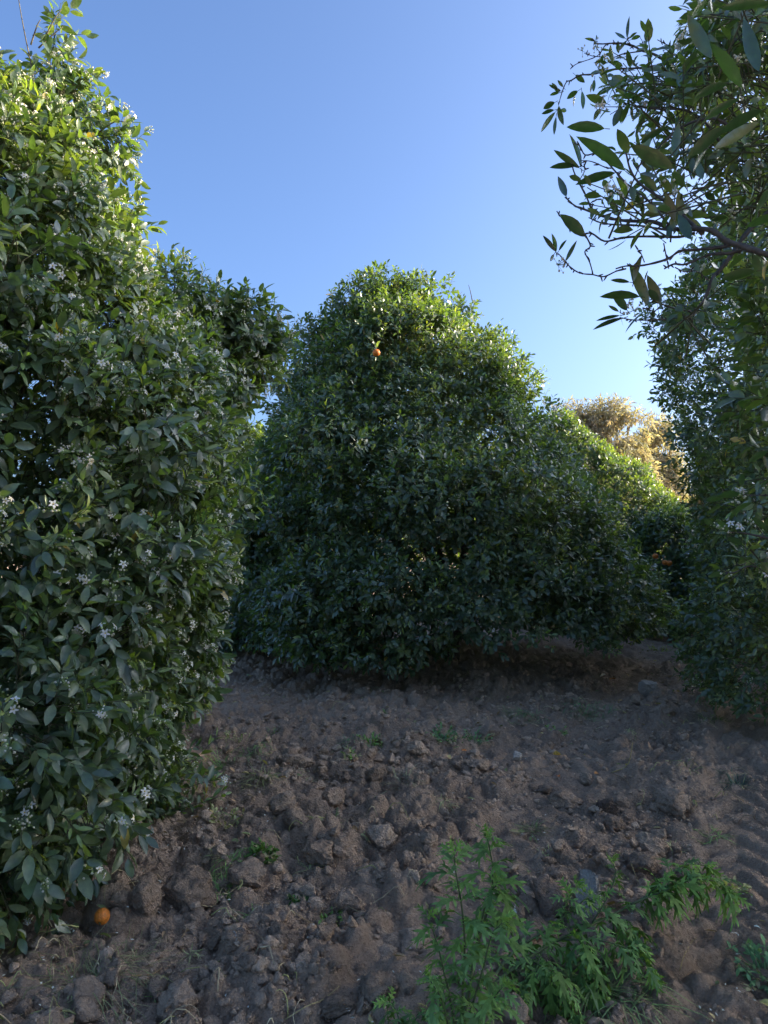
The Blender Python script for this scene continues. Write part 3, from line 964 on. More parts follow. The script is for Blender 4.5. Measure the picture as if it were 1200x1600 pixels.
LV = [  # base u,v, tip u,v, width px, depth, young
    (1112, 91, 1072, 24, 24, 1.45, 0), (1160, 138, 1115, 62, 25, 1.4, 0), (1205, 5, 1120, 11, 17, 1.4, 0), (1105, 3, 1077, 27, 15, 1.6, 0), (1186, 112, 1162, 30, 23, 1.45, 0),
    (1137, 132, 1081, 150, 18, 1.5, 0), (1155, 155, 1094, 188, 17, 1.5, 0), (1192, 172, 1118, 207, 22, 1.4, 0), (1136, 197, 1066, 248, 24, 1.45, 0), (1187, 190, 1110, 236, 20, 1.5, 0),
    (1105, 233, 1079, 270, 10, 1.55, 0), (1052, 263, 984, 227, 26, 1.5, 0), (977, 267, 907, 206, 25, 1.62, 0), (982, 240, 965, 200, 18, 1.6, 1), (945, 201, 884, 197, 19, 1.75, 0),
    (962, 270, 897, 287, 17, 1.7, 0), (908, 263, 900, 208, 11, 1.87, 0), (906, 263, 864, 234, 11, 1.87, 0), (900, 260, 857, 259, 12, 1.87, 0), (885, 307, 873, 277, 12, 1.9, 0),
    (914, 370, 876, 333, 21, 1.83, 0), (868, 393, 849, 367, 8, 1.92, 0), (869, 394, 864, 364, 9, 1.92, 1), (873, 392, 885, 374, 8, 1.92, 0), (866, 397, 859, 409, 6, 1.92, 0),
    (884, 408, 901, 377, 7, 1.91, 0), (1013, 478, 988, 410, 20, 1.8, 0), (990, 440, 999, 398, 12, 1.78, 0), (1000, 464, 935, 460, 18, 1.8, 0), (980, 485, 958, 458, 18, 1.82, 0),
    (1013, 482, 974, 516, 15, 1.8, 0), (969, 493, 930, 500, 8, 1.82, 0), (974, 497, 923, 513, 10, 1.82, 0), (984, 441, 953, 437, 8, 1.8, 0), (1007, 442, 1011, 422, 6, 1.8, 0),
    (1033, 476, 1011, 430, 17, 1.8, 0), (1033, 451, 1082, 459, 10, 1.85, 0), (1030, 470, 1012, 452, 12, 1.8, 0), (967, 487, 950, 477, 6, 1.82, 0), (970, 490, 972, 510, 6, 1.82, 0),
    (868, 175, 842, 207, 10, 2.6, 0), (867, 160, 848, 170, 11, 2.6, 0), (866, 172, 845, 177, 8, 2.6, 0), (873, 165, 879, 197, 11, 2.6, 0), (869, 182, 865, 213, 6, 2.6, 0), (876, 171, 886, 174, 7, 2.6, 0),
    (872, 140, 857, 132, 5, 2.6, 0), (872, 141, 862, 129, 5, 2.6, 0), (880, 136, 871, 125, 5, 2.6, 0), (874, 145, 858, 148, 6, 2.6, 1), (876, 142, 866, 140, 6, 2.6, 0),
    (903, 142, 885, 154, 10, 2.6, 0), (899, 147, 893, 168, 5, 2.6, 0), (909, 142, 914, 173, 8, 2.6, 0), (899, 117, 914, 129, 9, 2.6, 0), (926, 130, 921, 146, 5, 2.6, 0), (929, 124, 927, 145, 6, 2.6, 0),
    (948, 132, 941, 103, 10, 2.5, 1), (948, 122, 936, 108, 10, 2.55, 1), (955, 125, 968, 118, 9, 2.55, 0), (962, 145, 980, 122, 10, 2.3, 0), (948, 162, 915, 148, 14, 2.2, 1), (940, 170, 925, 188, 11, 2.2, 0), (972, 168, 957, 199, 14, 2.2, 0),
    (1010, 177, 989, 216, 9, 2.25, 0), (1028, 180, 1012, 201, 6, 2.25, 0), (1033, 179, 1020, 206, 7, 2.25, 0), (980, 60, 981, 29, 6, 2.53, 0), (977, 60, 962, 52, 5, 2.53, 0), (983, 60, 995, 50, 6, 2.53, 0),
    (986, 62, 1002, 55, 7, 2.53, 0), (980, 63, 962, 83, 6, 2.53, 0), (930, 64, 915, 59, 5, 2.58, 0), (931, 64, 933, 55, 4, 2.58, 0), (993, 104, 986, 92, 5, 2.53, 0), (1015, 105, 1016, 92, 4, 2.5, 0),
    (1067, 75, 1071, 36, 13, 2.0, 0), (1067, 116, 1087, 78, 15, 1.9, 0), (1062, 136, 1064, 104, 13, 2.0, 0), (1055, 244, 1059, 194, 16, 1.9, 0), (1000, 224, 1044, 196, 13, 2.0, 0), (1048, 225, 1028, 232, 10, 2.0, 0),
    (1027, 299, 1000, 271, 15, 1.72, 0), (1050, 302, 1030, 272, 13, 1.68, 1), (1070, 292, 1050, 268, 15, 1.68, 0), (1055, 345, 1040, 300, 16, 1.66, 0), (1066, 346, 1060, 298, 15, 1.66, 0), (1072, 317, 1081, 341, 10, 1.66, 0),
    (1060, 335, 1081, 377, 18, 1.64, 0), (1035, 375, 1017, 360, 7, 1.68, 0), (1048, 340, 1045, 378, 10, 1.68, 0), (1117, 312, 1101, 302, 13, 2.1, 0), (1110, 341, 1089, 333, 11, 2.1, 0), (1113, 345, 1137, 338, 13, 2.1, 0),
    (1218, 282, 1173, 336, 24, 1.5, 0), (1212, 338, 1164, 353, 22, 1.5, 0), (1181, 424, 1122, 436, 19, 1.6, 0), (1178, 395, 1190, 360, 18, 1.6, 1), (1190, 430, 1175, 395, 14, 1.7, 0),
    (1158, 773, 1117, 775, 19, 2.1, 0), (1130, 779, 1101, 782, 14, 2.12, 0), (1175, 786, 1136, 808, 18, 2.1, 0), (1137, 832, 1122, 811, 14, 2.1, 0), (1118, 826, 1098, 808, 11, 2.1, 0), (1124, 835, 1109, 857, 11, 2.1, 0),
    (1125, 890, 1108, 880, 9, 2.1, 1), (1132, 897, 1103, 900, 13, 2.1, 0), (1200, 706, 1167, 722, 15, 2.1, 0), (1158, 690, 1127, 704, 11, 2.1, 0), (1160, 852, 1136, 838, 12, 2.1, 0), (1200, 830, 1174, 806, 12, 2.1, 0),
    (1160, 760, 1158, 738, 12, 2.1, 0), (1205, 750, 1180, 765, 16, 2.05, 0), (1190, 880, 1150, 870, 12, 2.1, 0), (1000, 320, 990, 298, 8, 1.75, 0), (975, 318, 968, 296, 8, 1.75, 0), (960, 300, 942, 298, 7, 1.76, 0), (1005, 318, 1004, 338, 8, 1.75, 0),
    (992, 300, 1002, 316, 9, 1.75, 0), (966, 330, 952, 316, 10, 1.77, 0), (957, 300, 950, 322, 9, 1.76, 0), (985, 340, 977, 362, 6, 1.76, 0), (1095, 365, 1090, 350, 8, 1.64, 0), (1045, 298, 1060, 282, 12, 1.7, 0), (1098, 280, 1088, 250, 13, 1.8, 0),
]
mb = MB()
for (u0, v0, u1, v1, wp, d, yg) in LV:
    b = at(u0, v0, d)
    t = at(u1, v1, d + rb.normal(0, 0.012))
    L = np.linalg.norm(t - b)
    Wd = wp * d / FPX * 0.92
    D = (t - b) / L
    nn = np.array([rb.normal(0, .35), 0.62 + rb.normal(0, .2), 0.75])     # seen from below: upper side faces up and away
    c = (YOUNG * .8 if yg else OLD)[int(rb.integers(0, 3))] * np.array([.78, 1, .9]) * (0.5 + 0.35 * rb.random())
    cu = 0.06 + 0.16 * rb.random()
    leaves(mb, b[None], (D + 0.5 * cu * np.array([0, 0.62, 0.75]))[None], nn[None], L * (1 + 0.1 * cu), Wd, c, curl=cu, fold=0.10 + 0.3 * rb.random(), k=5)
    tube(mb, [b - D * 0.012, b], [0.0011, 0.0009], 4, (1.0, 1.3, .6), 1)
# smaller sprays along the twigs
pts, axs = [], []
for (u, v, d, s_, n_) in [(1090, 130, 2.3, 38, 26), (1130, 70, 2.2, 45, 26), (1040, 150, 2.3, 38, 20), (985, 140, 2.35, 28, 10), (1100, 210, 2.2, 50, 24), (1050, 240, 2.0, 35, 12), (1160, 110, 2.0, 45, 22),
                          (1170, 230, 2.2, 40, 22), (1075, 500, 2.0, 16, 7), (1055, 320, 1.72, 22, 8), (985, 320, 1.76, 16, 6), (1180, 290, 2.2, 40, 20), (1150, 20, 1.9, 45, 16), (1190, 780, 2.3, 28, 10), (1185, 880, 2.2, 28, 8), (1010, 112, 2.5, 22, 5), (1140, 310, 2.3, 28, 8)]:
    for _ in range(n_):
        pts.append(at(u + rb.normal(0, s_ * .6), v + rb.normal(0, s_ * .6), d + rb.normal(0, .12)))
        axs.append([-0.5 + rb.normal(0, .6), rb.normal(0, .6), 0.15 + rb.normal(0, .6)])
pts, axs = np.array(pts), unit(np.array(axs))
shoots(mb, pts, axs, axs, rb, per=6, length=0.10, leaf=0.052, width=0.36, young=0.2, droop=0.25, k=3)
mb.build('spray', [M_LEAF, M_TWIG], near_tree)
fl = [(1120, 827, 2.1), (1147, 829, 2.1), (1170, 821, 2.1), (1134, 893, 2.1), (1160, 778, 2.1), (1168, 283, 2.1), (1175, 268, 2.1), (1070, 70, 2.2), (1150, 105, 1.9), (1040, 140, 2.4), (1020, 142, 2.4), (1145, 145, 1.9), (980, 305, 1.75), (965, 296, 1.75),
      (945, 100, 2.5), (935, 108, 2.55), (930, 72, 2.58), (910, 80, 2.6), (945, 165, 2.2), (1000, 170, 2.3), (1100, 105, 2.2), (1155, 275, 2.2), (1135, 335, 2.1), (1190, 895, 2.1), (872, 414, 1.92), (1165, 92, 1.9), (990, 485, 1.82), (1045, 292, 1.7), (1110, 45, 2.2)]
fp = np.array([at(*q) for q in fl])
blossoms(near_tree, fp, unit(rb.normal(0, .5, fp.shape) + [0, -0.4, 0.3]), rb, 0.9, 29)

# ------------------------------------------------------------------ far trees beyond the orchard
def far_tree(label, base, lobes, n, seed, leaf, r0):
    rng = np.random.default_rng(seed)
    root = tag(empty('eucalyptus_tree', base), label, 'tree', 'tall pale trees beyond the orchard')
    mb = MB()
    lb = np.array(lobes)
    b = np.array(base)
    top = lb[np.argmax(lb[:, 2])][:3]
    mid = b + (top - b) * 0.5 + [rng.normal(0, .4), 0, 0]
    tp = smooth_path([b - [0, 0, .3], b + (mid - b) * 0.6, mid, top], 6)
    tube(mb, tp, np.linspace(r0, 0.05, len(tp)), 8)
    for l in lb:
        k = int(np.clip((l[2] - b[2]) / (top[2] - b[2]) * 0.6 * len(tp), 2, len(tp) - 3))
        st = tp[k]
        pp = smooth_path([st, st + (l[:3] - st) * 0.5 + [0, 0, 0.5], l[:3] + [0, 0, l[5] * 0.4]], 6)
        tube(mb, pp, np.linspace(r0 * 0.4, 0.03, len(pp)), 6)
        for _ in range(6):
            e = l[:3] + rng.normal(0, 0.6, 3) * l[3:]
            q = pp[int(rng.integers(4, len(pp)))]
            tube(mb, [q, (q + e) / 2 + rng.normal(0, .1, 3), e], [0.045, 0.03, 0.012], 4)
    mb.build('trunk', M_PALEBARK, root)
    P, nr = lobe_points(lobes, n, rng, 0.7, seed)
    keep = vnoise(P * 0.9, seed) > 0.38
    P, nr = P[keep], nr[keep]
    mb = MB()
    shoots(mb, P, unit(nr + rng.normal(0, .6, P.shape) - [[0, 0, .3]]), nr, rng, per=6, length=0.7, leaf=leaf, width=0.24, young=0.2, droop=0.8, k=1, twig=False,
           old=np.array([[0.30, 0.31, 0.20], [0.37, 0.36, 0.235], [0.27, 0.29, 0.19], [0.42, 0.375, 0.25]]), yng=np.array([[0.32, 0.31, 0.22], [0.28, 0.285, 0.19]]), slim=1.0)  # distant haze is painted into these pale leaf colours
    mb.build('crown', [M_EUC, M_PALEBARK], root)


def L_(u, v, d, ru, rv):
    p = at(u, v, d)
    k = d / FPX
    return (*p, ru * k, ru * k, rv * k)


D0 = 52
b0 = at(955, 850, D0); b0[2] = 0
far_tree('broad tan tree with open crown beyond the orchard, widest of the distant three', b0,
         [L_(890, 655, D0, 24, 18), L_(915, 675, D0, 26, 22), L_(942, 650, D0, 26, 20), L_(955, 685, D0, 28, 26), L_(985, 672, D0, 24, 22), L_(965, 645, D0, 18, 12), L_(980, 710, D0, 24, 22), L_(925, 715, D0, 28, 20), L_(900, 700, D0, 22, 20), L_(1000, 740, D0, 20, 20), L_(960, 760, D0, 40, 25)], 4000, 91, 0.46, .32)
b1 = at(1028, 850, 56); b1[2] = 0
far_tree('narrow upright golden tan tree in the distance, right beside the broad one', b1,
         [L_(1028, 672, 56, 14, 14), L_(1022, 695, 56, 20, 20), L_(1035, 720, 56, 20, 20), L_(1015, 728, 56, 20, 20), L_(1052, 740, 56, 15, 16), L_(1030, 755, 56, 24, 18), L_(1050, 765, 56, 14, 14)], 2600, 92, 0.46, .26)
b2 = at(1092, 860, 62); b2[2] = 0
far_tree('lowest of the distant pale trees, showing through the notch beside the tall dark tree', b2,
         [L_(1075, 785, 62, 16, 14), L_(1095, 778, 62, 16, 14), L_(1085, 805, 62, 20, 16), L_(1115, 770, 62, 18, 30), L_(1110, 730, 62, 12, 22), L_(1070, 815, 62, 18, 14), L_(1100, 820, 62, 20, 16)], 2600, 93, 0.46, .24)

# ------------------------------------------------------------------ oranges
def orange_fruit(pos, r, label, group, hang=True, seed=1):
    rng = np.random.default_rng(seed)
    bm = bmesh.new()
    bmesh.ops.create_icosphere(bm, subdivisions=4, radius=1)
    me = bpy.data.meshes.new('orange_fruit')
    V = np.array([v.co[:] for v in bm.verts])
    d = 1 + 0.02 * (fbm(V * 2, seed) - 0.5)
    d -= 0.10 * np.exp(-((1 - V[:, 2]) / 0.05)) + 0.04 * np.exp(-((1 + V[:, 2]) / 0.02))
    for v, k in zip(bm.verts, d):
        v.co = v.co * float(r * k)
        v.co.z *= 0.95
    for f in bm.faces: f.smooth = True
    bm.to_mesh(me)
    bm.free()
    a = me.attributes.new('tint', 'FLOAT_COLOR', 'POINT')
    a.data.foreach_set('color', np.ones(len(V) * 4, np.float32))
    me.materials.append(M_ORANGE)
    o = tag(obj('orange_fruit', me), label, 'orange', group)
    o.location = pos
    o.rotation_euler = (0, 0, 0) if hang else (2.2, 0.6, 0.3)
    mb = MB()
    mb.n = 0
    for j in range(5):
        an = j * 1.2566
        c, s = math.cos(an), math.sin(an)
        mb.add([[0, 0, r * .88], [c * r * .16 - s * r * .06, s * r * .16 + c * r * .06, r * .90], [c * r * .24, s * r * .24, r * .89], [c * r * .16 + s * r * .06, s * r * .16 - c * r * .06, r * .90]], None, [[0, 3, 2, 1]], (0.6, 1.0, 0.4))
    tube(mb, [[0, 0, r * .86], [0, 0.004, r * 1.05], [0.006, 0.006, r * (1.6 if hang else 1.12)]], [.0028, .0024, .002], 6, (0.8, 1.1, 0.5))
    me2 = mb.mesh('stalk', M_TWIG)
    st = bpy.data.objects.new('stalk', me2)
    COL.objects.link(st)
    st.parent = o
    return o


orange_fruit(at(588, 551, 8.15), 0.043, 'single bright orange high on the round middle tree', 'oranges in the orchard', seed=1)
gp, _ = on_ground(163, 1432)
orange_fruit((gp[0], gp[1] - 0.02, gz(gp[0], gp[1] - 0.02) + 0.022), 0.031, 'fallen orange on the soil under the blossoming tree', 'oranges in the orchard', hang=False, seed=2)
for i, (u, v, dd, lab) in enumerate([(1046, 880, 11.62, 'orange on the far dark tree, brightest and lowest right of its cluster'), (1039, 879, 11.65, 'orange touching the brightest one on the far dark tree, just left of it'),
                                     (1024, 869, 11.7, 'orange on the far dark tree, highest of its cluster'), (1019, 887, 11.67, 'dull orange low left of the others on the far dark tree'), (1036, 925, 11.6, 'dull orange below the cluster on the far dark tree')]):
    orange_fruit(at(u, v, dd), 0.045, lab, 'oranges in the orchard', seed=10 + i)

# ------------------------------------------------------------------ clods, stones
def clod_mesh(name, seed, sub=3, flat=(1, 1, 0.75), cuts=9, rough=0.16, sharp=0.72, mat=None, col=1.0):
    rng = np.random.default_rng(seed)
    bm = bmesh.new()
    bmesh.ops.create_icosphere(bm, subdivisions=sub, radius=1)
    V = np.array([v.co[:] for v in bm.verts])
    F = np.array([[v.index for v in f.verts] for f in bm.faces])
    bm.free()
    q0 = V.copy()
    V = V * (1 + 0.5 * (fbm(q0 * 1.1 + seed * 3.7, seed, 2) - 0.5))[:, None]
    for _ in range(cuts):                                       # broken faces
        n = unit(rng.normal(0, 1, 3)[None])[0]
        d = sharp + 0.25 * rng.random()
        k = V @ n
        over = np.clip(k - d, 0, None)
        V = V - over[:, None] * n * 0.96
    f1 = 1 - 2 * np.abs(fbm(q0 * 2.3 + seed, seed + 2, 3) - 0.5)          # ridged cracks
    V = V * (1 + rough * 1.6 * (fbm(q0 * 2.2 + seed, seed + 1, 4) - 0.5) + rough * 1.0 * (f1 - 0.8) + rough * 1.3 * (fbm(q0 * 7 + seed, seed + 4, 3) - 0.5) + rough * .55 * (vnoise(q0 * 20 + seed, seed + 5) - .5))[:, None]
    V = V * np.array(flat)
    mb = MB()
    mb.add(V, F, None, (col, col, col))
    return mb, V, F


def place_clod(me, x, y, s, sink, rng, name, label, cat, group=None, rz=None, tilt=0.5):
    o = bpy.data.objects.new(name, me)
    COL.objects.link(o)
    o.location = (x, y, gz(x, y) + s * sink)
    o.scale = (s, s * (0.85 + 0.3 * rng.random()), s * (0.85 + 0.3 * rng.random()))
    o.rotation_euler = (rng.normal(0, tilt), rng.normal(0, tilt), rng.random() * 6.28 if rz is None else rz)
    tag(o, label, cat, group)
    return o


rc = np.random.default_rng(23)
BIG = [  # u, v (middle), width px, height factor, kind, label
    (290, 1398, 68, .85, 'c', 'largest rounded brown clod, at the edge of the blossoming tree'),
    (226, 1436, 46, .95, 'c', 'round crumbly clod between the fallen orange and the largest rounded clod'),
    (189, 1432, 34, .8, 'c', 'small clod touching the fallen orange on its right'),
    (440, 1472, 54, .85, 'c', 'grey knobbly clod beside the little white stone'),
    (341, 1466, 32, .75, 'c', 'small grey clod just left of the little white stone'),
    (371, 1476, 23, .6, 'w', 'little white stone lying in dry straw'),
    (545, 1409, 34, 1.25, 'c', 'upright grey brown clod standing like a tooth in the middle of the soil'),
    (584, 1530, 56, .85, 'c', 'blocky dark clod with a pale top by the low weeds at the bottom'),
    (525, 1556, 52, .45, 'c', 'flat wedge of soil lying left of the blocky dark clod'),
    (277, 1566, 54, 1.05, 'c', 'tall dark clod at the bottom edge below the cut grass'),
    (383, 1378, 54, .65, 'c', 'slab of soil tilted up right of the largest rounded clod'),
    (462, 1186, 48, .6, 'c', 'pale flat block of soil at the far left of the tilled ground'),
    (463, 1303, 46, .6, 'c', 'long clod casting a dark gap, right of the green sprig'),
    (859, 1388, 62, .95, 'r', 'brown pyramid stone standing behind the leaning weed'),
    (922, 1418, 60, .38, 'w', 'whitish grey slab of stone seen through the leaning weed'),
    (850, 1418, 30, .45, 'w', 'flat pale stone poking out below the brown pyramid stone'),
    (1020, 1320, 44, .8, 'c', 'blocky clod right of centre above the tip of the leaning weed'),
    (1000, 1347, 44, .7, 'c', 'pale crumbly clod just below the blocky one above the weed tip'),
    (1040, 1430, 40, .8, 'c', 'dark clod under the tip of the leaning weed beside the wheel track'),
    (985, 1455, 46, .8, 'c', 'rough clod half hidden under the drooping leaves of the weed'),
    (1011, 1080, 30, .75, 'w', 'light grey stone lying on the lane between the far trees'),
    (992, 1092, 22, .7, 'c', 'dark round clod just left of the light grey stone on the lane'),
    (1030, 1112, 40, .6, 'c', 'broad mound of soil below the light grey stone on the lane'),
    (762, 1144, 32, .7, 'c', 'round dark clod in front of the grassy mound under the middle tree'),
    (652, 1186, 30, .75, 'c', 'dark clod alone in the back part of the tilled soil'),
    (590, 1206, 34, .9, 'c', 'ribbed upright clod in the back left of the tilled soil'),
    (596, 1303, 48, .7, 'c', 'wide dark clod in the middle of the tilled soil'),
    (500, 1352, 50, .6, 'c', 'broad crumbled clod left of the upright tooth shaped one'),
    (520, 1245, 40, .7, 'c', 'pale hump of soil behind the long clod'),
    (440, 1275, 46, .7, 'c', 'clod with a smooth face behind the long clod on the left'),
    (880, 1247, 48, .55, 'c', 'long low clod across the back of the right hand soil'),
    (945, 1258, 38, .6, 'd', 'dark hollowed clod right of the long low clod'),
    (955, 1278, 34, .7, 'c', 'rounded clod below the dark hollowed clod'),
    (1050, 1255, 60, .55, 'c', 'wide low lump beside the upper wheel track'),
    (670, 1310, 28, .7, 'c', 'small pale clod left of the top of the upright weed'),
    (750, 1195, 28, .7, 'c', 'small dark clod between the orange scraps at the back'),
    (685, 1430, 30, .9, 'c', 'reddish clod just left of the upright weed'),
    (650, 1470, 62, .5, 'c', 'smooth low lump of pressed soil left of the upright weed'),
    (920, 1215, 26, .7, 'c', 'small clod beside an orange scrap right of centre'),
    (808, 1185, 16, .8, 'w', 'tiny pale stone in the middle of the back soil'),
]
MROCK = {'c': M_CLOD, 'r': soil_material('brown_stone', (0.23, 0.16, 0.108), (0.33, 0.235, 0.165), (0.45, 0.33, 0.24)), 'w': M_ROCK, 'd': soil_material('dark_clod', (0.08, 0.055, 0.038), (0.12, 0.085, 0.06), (0.17, 0.122, 0.09))}  # the last one is a darker soil colour
for i, (u, v, wp, hf, kd, lab) in enumerate(BIG):
    p, t = on_ground(u, v + wp * hf * 0.35)
    s = wp * t / FPX / 2 * 1.02
    mbk, _, _ = clod_mesh('clod', 300 + i, 4, (1, 1, min(1.2, hf * 1.05)), 11 if kd in 'wr' else 12, 0.24 if kd in 'wr' else 0.29, 0.46 if kd in 'wr' else 0.56)
    me = mbk.mesh('clod', MROCK[kd], smooth=True)
    isr = kd in 'wr'
    place_clod(me, p[0], p[1], s * (1.12 if kd == 'w' else 1), hf * (1.0 if kd == 'w' else 0.55), rc, 'rock' if isr else 'soil_clod', lab, 'stone' if isr else 'clod', 'stones on the soil' if isr else 'large clods on the tilled soil', tilt=0.38 if kd == 'w' else 0.2)

protos = []
for i in range(14):
    mbk, V, F = clod_mesh('clod', 500 + i, 3, (1, 0.9, 0.72), 12, 0.30, 0.5)
    protos.append((mbk.mesh('small_clod', M_CLOD), V, F))
cnt = 0
tries = 0
spots = []
while cnt < 240 and tries < 6000:
    tries += 1
    u, v = rc.uniform(-40, 1180), 1090 + 510 * rc.random() ** 0.8
    p, t = on_ground(u, v)
    q = [abs((p[0] - x0 - TSLOPE * (p[1] - 2.4)) / 1.11) for x0, _ in TRACKS]
    if q[0] < 0.33 or (q[1] < 0.22 and rc.random() < 0.7): continue
    if np.hypot(p[0] + 2.55, p[1] - 4.2) < 1.65 or t > 8.6: continue
    if vnoise(np.array([[p[0] * 1.3, p[1] * 1.3, 0]]), 5)[0] < 0.38: continue
    s = 0.018 + 0.042 * rc.random() ** 2.2
    if any(abs(p[0] - a) + abs(p[1] - b) < (s + c) * 0.9 for a, b, c in spots): continue
    spots.append((p[0], p[1], s))
    place_clod(protos[cnt % 14][0], p[0], p[1], s, 0.3, rc, 'soil_clod', 'fist sized or smaller brown clod, one of the many strewn over the tilled soil', 'clod', 'small clods strewn over the tilled soil')
    cnt += 1

# crumbs of soil: nobody could count them
mb = MB()
ico1 = []
for i in range(10):
    b_, V, F = clod_mesh('crumb', 700 + i, 2, (1, .9, .75), 8, 0.3, 0.45)
    ico1.append((V, F))
ico2 = []
for i in range(12):
    b_, V, F = clod_mesh('crumb', 720 + i, 3, (1, .85 , .7), 11, 0.34, 0.45)
    ico2.append((V, F))
def crumbs(n, smin, smax, lib, ymax, mbx, ymin=1.7):
    m = n * 4
    y = ymin + (ymax - ymin) * rc.random(m) ** 1.7
    x = rc.uniform(-0.62, 0.62, m) * (y + 0.6)
    q0 = np.abs((x - TRACKS[0][0] - TSLOPE * (y - 2.4)) / 1.11)
    q1 = np.abs((x - TRACKS[1][0] - TSLOPE * (y - 2.4)) / 1.11)
    den = vnoise(np.stack([x * 2.2, y * 2.2, 0 * x], 1), 33)
    k = (rc.random(m) < sstep(0.25, 0.6, den) + 0.1) & ((q0 > 0.3) | (rc.random(m) < 0.10)) & ((q1 > 0.2) | (rc.random(m) < 0.35))
    x, y = x[k][:n], y[k][:n]
    z = hz(x, y)
    s = smin + (smax - smin) * rc.random(len(x)) ** 3.2
    which = rc.integers(len(lib), size=len(x))
    for w_, (V, F) in enumerate(lib):
        m_ = which == w_
        k = int(m_.sum())
        an = rc.random(k) * 6.28
        ca, sa = np.cos(an)[:, None], np.sin(an)[:, None]
        Vs = V[None] * (0.65 + 0.7 * rc.random((k, 1, 3))) * s[m_][:, None, None]
        X = Vs[..., 0] * ca - Vs[..., 1] * sa + x[m_][:, None]
        Y = Vs[..., 0] * sa + Vs[..., 1] * ca + y[m_][:, None]
        Z = Vs[..., 2] + (z[m_] + s[m_] * 0.18)[:, None]
        c = np.repeat(0.75 + 0.5 * rc.random(k), len(V))
        FF = (F[None] + (np.arange(k) * len(V))[:, None, None]).reshape(-1, 3)
        mbx.add(np.stack([X, Y, Z], -1).reshape(-1, 3), FF, None, np.stack([c, c, c], 1))
crumbs(20000, 0.003, 0.011, ico1, 6.0, mb)
crumbs(9000, 0.007, 0.026, ico1, 9.5, mb)
crumbs(2600, 0.012, 0.05, ico2, 9.6, mb, 2.6)
crumbs(3600, 0.012, 0.045, ico1, 10.2, mb, 4.8)
o = mb.build('soil_crumbs', M_CLOD)
tag(o, 'loose crumbs of brown soil scattered over the tilled ground', 'soil crumbs', kind='stuff')

# ------------------------------------------------------------------ grass, straw, petals
def blade(mb, p, d, L, w_, col, bend=0.5, seg=4, mat=0):
    d = unit(np.asarray(d, float)[None])[0]
    s = unit(np.cross(d, [0, 0, 1.0])[None] + 1e-6)[0]
    pts = []
    for i in range(seg + 1):
        t = i / seg
        pts.append(p + d * L * t + np.array([0, 0, -bend * L * t * t]))
    pts = np.array(pts)
    pts[:, 2] = np.maximum(pts[:, 2], hz(pts[:, 0], pts[:, 1]) + 0.004)
    ws = w_ * np.array([1, 1, .85, .6, .08])[:seg + 1] if seg == 4 else np.linspace(w_, w_ * .1, seg + 1)
    V = np.concatenate([pts - s * ws[:, None] * .5, pts + s * ws[:, None] * .5])
    n = seg + 1
    mb.add(V, None, [[i, i + 1, n + i + 1, n + i] for i in range(seg)], col, mat)


def tuft(label, u, v, n, L, spread, col, flat=0.5, seed=0, name='grass_tuft', cat='grass tuft', broad=False, w_=0.004):
    rng = np.random.default_rng(seed)
    p, t = on_ground(u, v)
    mb = MB()
    for _ in range(int(n * 2.0)):
        a = rng.random() * 6.28
        q = p + np.array([math.cos(a), math.sin(a), 0]) * spread * rng.random()
        q[2] = gz(q[0], q[1]) - 0.005
        az = a + rng.normal(0, 0.8)
        d = [math.cos(az) * flat, math.sin(az) * flat, 0.25 + 0.75 * rng.random()]
        c = np.array(col) * (0.7 + 0.6 * rng.random())
        if rng.random() < 0.15: c = np.array([0.30, 0.26, 0.12])
        if broad:
            ll = L * (0.5 + 0.6 * rng.random())
            e = q + unit(np.array(d)[None])[0] * ll
            tube(mb, [q, (q + e) / 2 + [0, 0, .006], e], [.0016, .0013, .0009], 4, c * 0.9)
            for _k in range(4):
                f = 0.4 + 0.6 * rng.random()
                leaves(mb, (q + (e - q) * f)[None], (np.array(d) + rng.normal(0, .7, 3))[None], np.array([[0, 0, 1.0]]) + rng.normal(0, .3, (1, 3)), 0.018 + 0.02 * rng.random(), 0.011 + 0.006 * rng.random(), c, k=2)
        else:
            blade(mb, q, d, L * (0.6 + 0.8 * rng.random()), 1.35 * w_ * (0.6 + 0.6 * rng.random()), c, bend=0.3 + 0.6 * rng.random())
    o = mb.build(name, M_WEED)
    tag(o, label, cat, 'tufts of grass and small weeds on the soil')
    return o


